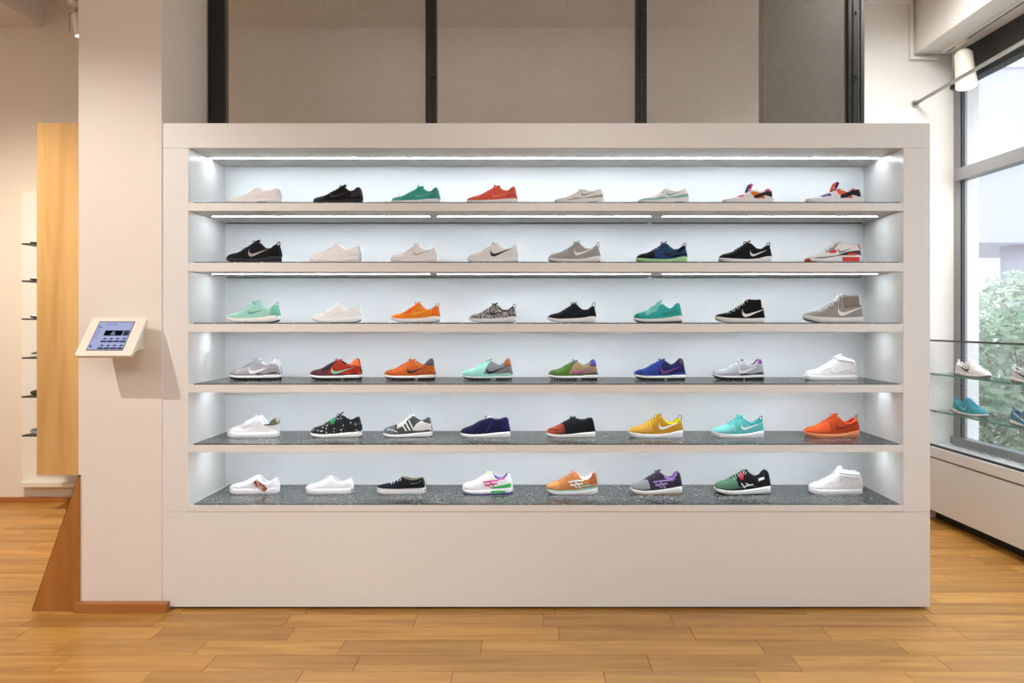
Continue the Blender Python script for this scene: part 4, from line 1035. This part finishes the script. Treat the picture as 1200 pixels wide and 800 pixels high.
# ================================================================== TABLET KIOSK
kt = empty('tablet_kiosk', (-2.06, YP, 1.39), label='white wall-mounted tablet kiosk tilted on the pillar, screen lit blue', cat='tablet')
KO = Vector(kt.location)
A = Vector((-2.196, 3.425, 1.487)); Bv = Vector((-2.196, 3.285, 1.303))     # top-left, bottom-left of the face
ux = Vector((1, 0, 0)); uy = (A-Bv); H_ = uy.length; uy.normalize(); W_ = .272; nz = ux.cross(uy)   # points to the camera/up
def kp(u, v, d): return tuple(Bv+ux*u*W_+uy*v*H_+nz*d-KO)
def kplate(u0, u1, v0, v1, d0, d1, r=0.0, n=5):
    b = MB(); pts = []
    if r:
        for (cu, cv, a0) in ((u1-r, v0+r*W_/H_, -PI/2), (u1-r, v1-r*W_/H_, 0), (u0+r, v1-r*W_/H_, PI/2), (u0+r, v0+r*W_/H_, PI)):
            for k in range(n+1):
                a = a0+PI/2*k/n; pts.append((cu+r*math.cos(a), cv+r*math.sin(a)*W_/H_))
    else: pts = [(u0, v0), (u1, v0), (u1, v1), (u0, v1)]
    n_ = len(pts)
    b.v = [kp(u, v, d1) for u, v in pts]+[kp(u, v, d0) for u, v in pts]
    b.f = [tuple(range(n_)), tuple(n_+i for i in reversed(range(n_)))]+[(i, n_+i, n_+(i+1) % n_, (i+1) % n_) for i in range(n_)]
    return b
kplate(0, 1, 0, 1, -.018, 0, .05).build('bezel', M_WHITEPLASTIC, kt, bevel=0)
b = MB()
b.v = [kp(.12, .1, -.018), kp(.88, .1, -.018), kp(.88, .9, -.018), kp(.12, .9, -.018)]
yb_ = YP-KO.y-0.0005
for (u, v) in ((.2, .2), (.8, .2), (.8, .85), (.2, .85)):
    p = kp(u, v, -.018); b.v.append((p[0], yb_, p[2]))
b.f = [(0, 1, 2, 3), (4, 7, 6, 5), (0, 4, 5, 1), (1, 5, 6, 2), (2, 6, 7, 3), (3, 7, 4, 0)]
b.build('wall_mount', M_WHITEPLASTIC, kt)
SU0, SU1, SV0, SV1 = .175, .80, .15, .87
kplate(SU0-.012, SU1+.012, SV0-.02, SV1+.02, -.001, .0008).build('screen_rim', M_BLACK, kt)
M_SCREEN = emit('lit_screen', rgb('#bcc2ee'), .8)
kplate(SU0, SU1, SV0, SV1, 0, .0012).build('screen', M_SCREEN, kt)
SM = {}
def scr(name, c, rects, e=.6, kind=None):
    b = MB()
    for (x0, x1, y0, y1) in rects:
        u0, u1 = SU0+(SU1-SU0)*x0, SU0+(SU1-SU0)*x1; v0, v1 = SV1-(SV1-SV0)*y1, SV1-(SV1-SV0)*y0
        k = len(b.v); b.v += [kp(u0, v0, .0016), kp(u1, v0, .0016), kp(u1, v1, .0016), kp(u0, v1, .0016)]; b.f.append((k, k+1, k+2, k+3))
    if c not in SM: SM[c] = emit('screen_ink_'+c.strip('#'), rgb(c), e)
    b.build(name, SM[c], kt, recalc=False, kind=kind)
scr('screen_banner', '#14161c', [(.28, .80, .31, .50)])
scr('screen_side_image', '#4c4f66', [(.82, .99, .31, .50)])
scr('screen_figure', '#a9c4e8', [(.49, .58, .34, .48), (.47, .60, .40, .46)])
cap = []; th_ = []; tx = []
for r_, y in ((0, .68), (1, .925)):
    for k in range(4):
        x = .28+k*.182
        cap.append((x, x+.165, y, y+.055))
        th_ += [(x+.035, x+.135, y-.075, y-.045), (x+.075, x+.12, y-.10, y-.075)]
for q in cap: scr('screen_caption', '#20222e', [q])
for i in range(0, len(th_), 2): scr('screen_picture', '#33364a', th_[i:i+2])
scr('screen_text', '#6a70a8', [(.22, .55, .075, .092), (.02, .16, .19, .21), (.04, .08, .14, .18), (.02, .12, .27, .282), (.02, .15, .33, .342), (.02, .11, .39, .402), (.02, .14, .45, .462), (.02, .1, .51, .522), (.02, .13, .57, .582)], kind='stuff')
scr('screen_icon', '#5a60a0', [(.03, .09, .84, .92)])

# ================================================================== RIGHT: WINDOW BENCH, GLASS SHELVES, SCREEN
def rx(Y, off): return wx(Y)+off
BO = -0.238       # bench front relative to the window plane
bench = empty('window_bench', (wx(3)-0.2, 3.0, 0), label='low white window bench running below the shop window', cat='bench')
def par(b, name, m, parent, **kw):
    o = b.build(name, m, parent, **kw); o.location = -Vector(parent.location); return o
def rp(o0, o1, z0, z1, ya, yb):
    b = MB(); b.prism([(wx(ya)+o0, ya), (wx(ya)+o1, ya), (wx(yb)+o1, yb), (wx(yb)+o0, yb)], z0, z1, 'Z'); return b
YBN = 0.3
for (ya, yb) in ((YBN, 1.9), (1.902, 3.5), (3.502, YE-.002)):
    par(rp(BO+.004, BO+.024, .085, .468, ya, yb), 'front_panel', M_UNIT, bench, bevel=0.0015)
par(rp(BO+.03, .019, .09, .468, YBN, YE-.002), 'carcass', M_WALLW, bench)
par(rp(BO+.10, .019, 0, .089, YBN, YE-.002), 'plinth', M_DARK, bench)
par(rp(BO, .0195, .478, .55, YBN, YE-.002), 'sill_board', M_UNIT, bench, bevel=0.003)
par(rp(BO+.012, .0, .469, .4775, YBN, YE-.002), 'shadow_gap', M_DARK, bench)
# perforated metal screen in front of the glass shelves
scn = empty('window_mesh_screen', (wx(3)-0.2, 3.0, .55), label='low fine metal mesh screen with dark rails standing on the window bench', cat='screen')
SO = BO+.028
ya, yb = 2.2, YE-.01
par(rp(SO-.008, SO+.008, .5502, .565, ya, yb), 'bottom_rail', mat('#2c2f30', .5), scn)
par(rp(SO-.008, SO+.008, 1.322, 1.335, ya, yb), 'top_rail', mat('#4a4d4e', .5), scn)
for y in (ya, 3.6, yb-.012): par(rp(SO-.006, SO+.006, .565, 1.322, y, y+.012), 'stile', mat('#4a4d4e', .5), scn)
b = MB(); pz_, py_ = .016, .024; nrow = int((1.322-.565)/pz_); nc = int((yb-ya)/(py_/2))
for r in range(nrow+1):
    k = len(b.v)
    for i in range(nc+1):
        y = ya+i*py_/2; z = .565+r*pz_+(pz_*.46 if (i+r) % 2 else -pz_*.46); xq = wx(y)+SO
        b.v += [(xq, y, z-.0014), (xq+.001, y, z+.0014)]
    for i in range(nc): b.f.append((k+2*i, k+2*i+2, k+2*i+3, k+2*i+1))
par(b, 'metal_mesh', mat('#9c9fa0', .4, .05, 20, metal=.5), scn, recalc=False, kind='stuff')
# two glass shelves
gl_levels = [1.084, .812]
for zz, nm in zip(gl_levels, ('upper', 'lower')):
    gs = empty('glass_shelf', (wx(3.8)-.12, 3.8, zz), label='%s clear glass shelf with green edge behind the window mesh screen' % nm, cat='shelf', group='glass window shelves')
    par(rp(SO+.02, -.045, zz-.010, zz, 2.6, YE-.012), 'glass_plate', M_SHELFGLASS, gs)
    par(rp(SO+.0175, SO+.0199, zz-.011, zz+.001, 2.6, YE-.012), 'front_edge', M_GLASSEDGE, gs)
    par(rp(-.0449, -.042, zz-.011, zz+.001, 2.6, YE-.012), 'back_edge', mat('#46504e', .4), gs)
    bb = MB()
    for y in (2.62, 3.9, YE-.04): bb.prism([(wx(y)+SO+.03, y), (wx(y)-.05, y), (wx(y)-.05, y+.012), (wx(y)+SO+.03, y+.012)], zz-.022, zz-.0102, 'Z')
    par(bb, 'bracket', M_STEEL, gs)
def at_win(px, off):   # depth where the ray of this column meets the plane off metres in front of the window
    k = (px-CX)/F; return (3.154+5.15*.0435+off)/(k+.0435)
def shoe_at(px, off, z, rz, spec, L, label):
    Y = at_win(px, off); spec['both'] = True; make_shoe('running_shoe', spec, L, (wx(Y)+off, Y, z), rz, label, 'sneaker', 'shoes in the window display')
OFF = -.125
shoe_at(1140, OFF, gl_levels[0]+.001, math.radians(-90-2.5+180+10), dict(p='roshe', upper='#e9e7e4', lining='#c8c5c1', soles=two('R#4e4b48', 'R#eceae6', .3), patches=[swoosh('L#33312f', .47, .88, .12, .27)]), .285, 'white running shoe with black side mark on the upper window shelf')
shoe_at(1137, OFF, gl_levels[1]+.001, math.radians(-90-2.5+180+10), dict(p='roshe', upper='#2f9fb0', lining='#56b9c6', soles=two('R#5c5a58', 'R#dedad6', .3), laces='#49b2c2', patches=[swoosh('L#7fcbd6', .47, .88, .12, .27)]), .285, 'turquoise running shoe on the lower window shelf')
shoe_at(1209, OFF, gl_levels[0]+.001, math.radians(-90-2.5+180+10), dict(p='roshe', upper='#c2c2c8', lining='#9a9aa0', soles=two('R#5c5a58', 'R#dedad6', .3), laces='#6a6a78', patches=[swoosh('L#4a4a58', .47, .88, .12, .27)]), .285, 'grey running shoe cut by the right picture edge, upper window shelf')
shoe_at(1209, OFF, gl_levels[1]+.001, math.radians(-90-2.5+180+10), dict(p='roshe', upper='#3a86a0', lining='#7a5560', soles=two('R#5c5a58', 'R#dedad6', .3), laces='#8a4a50', patches=[swoosh('L#c8d5da', .47, .88, .12, .27)]), .285, 'blue teal running shoe cut by the right picture edge, lower window shelf')

# hanging rail
hr = empty('hanging_rail', (2.86, YE, 3.098), label='thin steel rail fixed to the white wall beside the window', cat='rail')
par(MB().tube([(2.86, 2.0, 3.098), (2.86, YE-.006, 3.098)], .013, 12), 'rail', M_STEEL, hr, smooth=True)
par(MB().tube([(2.86, YE-.012, 3.098), (2.86, YE-.0005, 3.098)], .026, 14), 'wall_flange', M_STEEL, hr)
# lamp track below the bulkhead with two spot lamps
tr = empty('lamp_track', (3.04, 4.0, 3.467), label='white lamp track along the underside of the bulkhead', cat='track')
par(MB().box(3.02, 3.06, 1.0, YE-.08, 3.447, 3.4665), 'track_body', M_WALLW, tr, bevel=.002)
par(MB().box(3.035, 3.045, 1.02, YE-.10, 3.4455, 3.4469), 'track_slot', M_DARK, tr)
M_LAMP = emit('lamp_face', (1.0, .93, .82, 1), 6.0)
def spot_lamp(px, py, Y, label, power, scale=1.0, xtrack=3.04, ztop=3.445, aim=(0, -.15, -1)):
    x = xtrack
    r = empty('spot_lamp', (x, Y, ztop), label=label, cat='lamp', group='track spot lamps')
    par(MB().box(x-.018, x+.018, Y-.06, Y+.06, ztop-.03, ztop+.001), 'adapter', M_WHITEPLASTIC, r, bevel=.003)
    par(MB().tube([(x, Y, ztop-.03), (x, Y, ztop-.07)], .008, 8), 'stem', M_STEEL, r)
    d = Vector(aim).normalized(); c = Vector((x, Y, ztop-.07))
    R = .062*scale; Ln = .26*scale
    par(MB().tube([c, c+d*.02, c+d*Ln*.55, c+d*Ln], [R*.72, R*.95, R, R*1.12], 20), 'housing', M_WHITEPLASTIC, r, smooth=False)
    par(MB().tube([c+d*(Ln+.0005), c+d*(Ln+.004)], R*.98, 20), 'lamp_face', M_LAMP, r)
    par(MB().tube([c+Vector((-R-.012, 0, .0)), c+Vector((-R-.012, 0, -.13))], .004, 6).tube([c+Vector((R+.012, 0, .0)), c+Vector((R+.012, 0, -.13))], .004, 6).tube([c+Vector((-R-.012, 0, 0)), c+Vector((R+.012, 0, 0))], .004, 6), 'yoke', M_STEEL, r)
    if power:
        s = spot('window_spot_light', c+d*(Ln+.02), c+d*3, power, (1, .93, .85), 80, .04)
    return r
spot_lamp(1128, 75, 4.86, 'large white spot lamp glowing at the top of the window', 60)
# lamp at the upper left, mostly hidden by the pillar
spot_lamp(88, 40, 4.60, 'small spot lamp hanging in the ceiling slot left of the pillar', 0, .55, xtrack=PX(89.5, 4.60), ztop=3.60, aim=(.10, .2, -1))
ttl = empty('ceiling_track', (PX(89.5, 4.6), 4.6, 4.09), label='short ceiling track in the slot left of the pillar', cat='track')
xt = PX(89.5, 4.60)
par(MB().box(xt-.02, xt+.02, 4.2, 5.4, 4.065, 4.0895), 'track_body', M_DARK, ttl)
par(MB().tube([(xt, 4.6, 4.065), (xt, 4.6, 3.6)], .01, 8), 'drop_rod', M_STEEL, ttl)

# ================================================================== OUTSIDE
MB().box(3.9, 40, -20, 60, -.15, -.02).build('ground_outside', mat('#b5b2ad', .9, .08, 2, .2), kind='structure')
fb = empty('street_building', (9.5, 14, 0), label='pale grey building with columns across the street', cat='building')
M_FAC = mat('#b4b4c0', .8, .03, 1, 0, name='pale_facade')
par(MB().box(7.2, 30, 12.0, 15.0, 2.85, 5.9), 'upper_volume', M_FAC, fb)
par(MB().box(7.15, 30, 11.95, 15.0, 5.9, 6.0), 'roof_edge', mat('#c9c9d2', .8), fb)
for xx in (8.85, 12.3, 15.8):
    par(MB().tube([(xx, 12.6, -.02), (xx, 12.6, 2.85)], .24, 20), 'column', M_FAC, fb, smooth=True)
par(MB().box(8.4, 8.75, 12.9, 13.2, 6.0, 9.5), 'chimney', mat('#9aa6b4', .8), fb)
def leaf_mesh(rng, n, rad, hgt, size):
    b = MB()
    for _ in range(n):
        while True:
            p = Vector((rng.uniform(-1, 1), rng.uniform(-1, 1), rng.uniform(-1, 1)))
            if p.length < 1 and p.length > .45: break
        c = Vector((p.x*rad, p.y*rad, p.z*hgt)); a = Vector((rng.gauss(0, 1), rng.gauss(0, 1), rng.gauss(0, .6))).normalized()
        q = a.orthogonal().normalized(); s = size*rng.uniform(.6, 1.3)
        k = len(b.v); b.v += [tuple(c-a*s), tuple(c+q*s*.45), tuple(c+a*s), tuple(c-q*s*.45)]; b.f.append((k, k+1, k+2, k+3))
    return b
rng = random.Random(3)
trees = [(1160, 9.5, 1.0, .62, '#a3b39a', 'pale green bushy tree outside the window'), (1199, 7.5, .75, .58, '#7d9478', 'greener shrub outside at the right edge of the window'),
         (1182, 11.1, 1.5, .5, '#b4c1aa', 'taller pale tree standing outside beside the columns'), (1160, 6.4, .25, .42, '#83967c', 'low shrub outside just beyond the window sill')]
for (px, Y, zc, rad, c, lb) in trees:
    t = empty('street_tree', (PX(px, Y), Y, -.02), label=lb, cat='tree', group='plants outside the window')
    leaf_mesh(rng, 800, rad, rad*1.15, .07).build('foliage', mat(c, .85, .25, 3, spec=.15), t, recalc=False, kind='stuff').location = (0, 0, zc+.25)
    q = MB().tube([(0, 0, 0), (.02, 0, zc*.5), (0, .02, zc+.3)], [.05, .04, .02], 7)
    for a in range(5): q.tube([(0, 0, zc*.6), (.3*rad*math.cos(a*1.3), .3*rad*math.sin(a*1.3), zc+.2), (.7*rad*math.cos(a*1.3), .7*rad*math.sin(a*1.3), zc+.45)], [.02, .014, .006], 5)
    q.build('trunk', mat('#6b5a48', .9), t)
print('objects', len(bpy.data.objects))
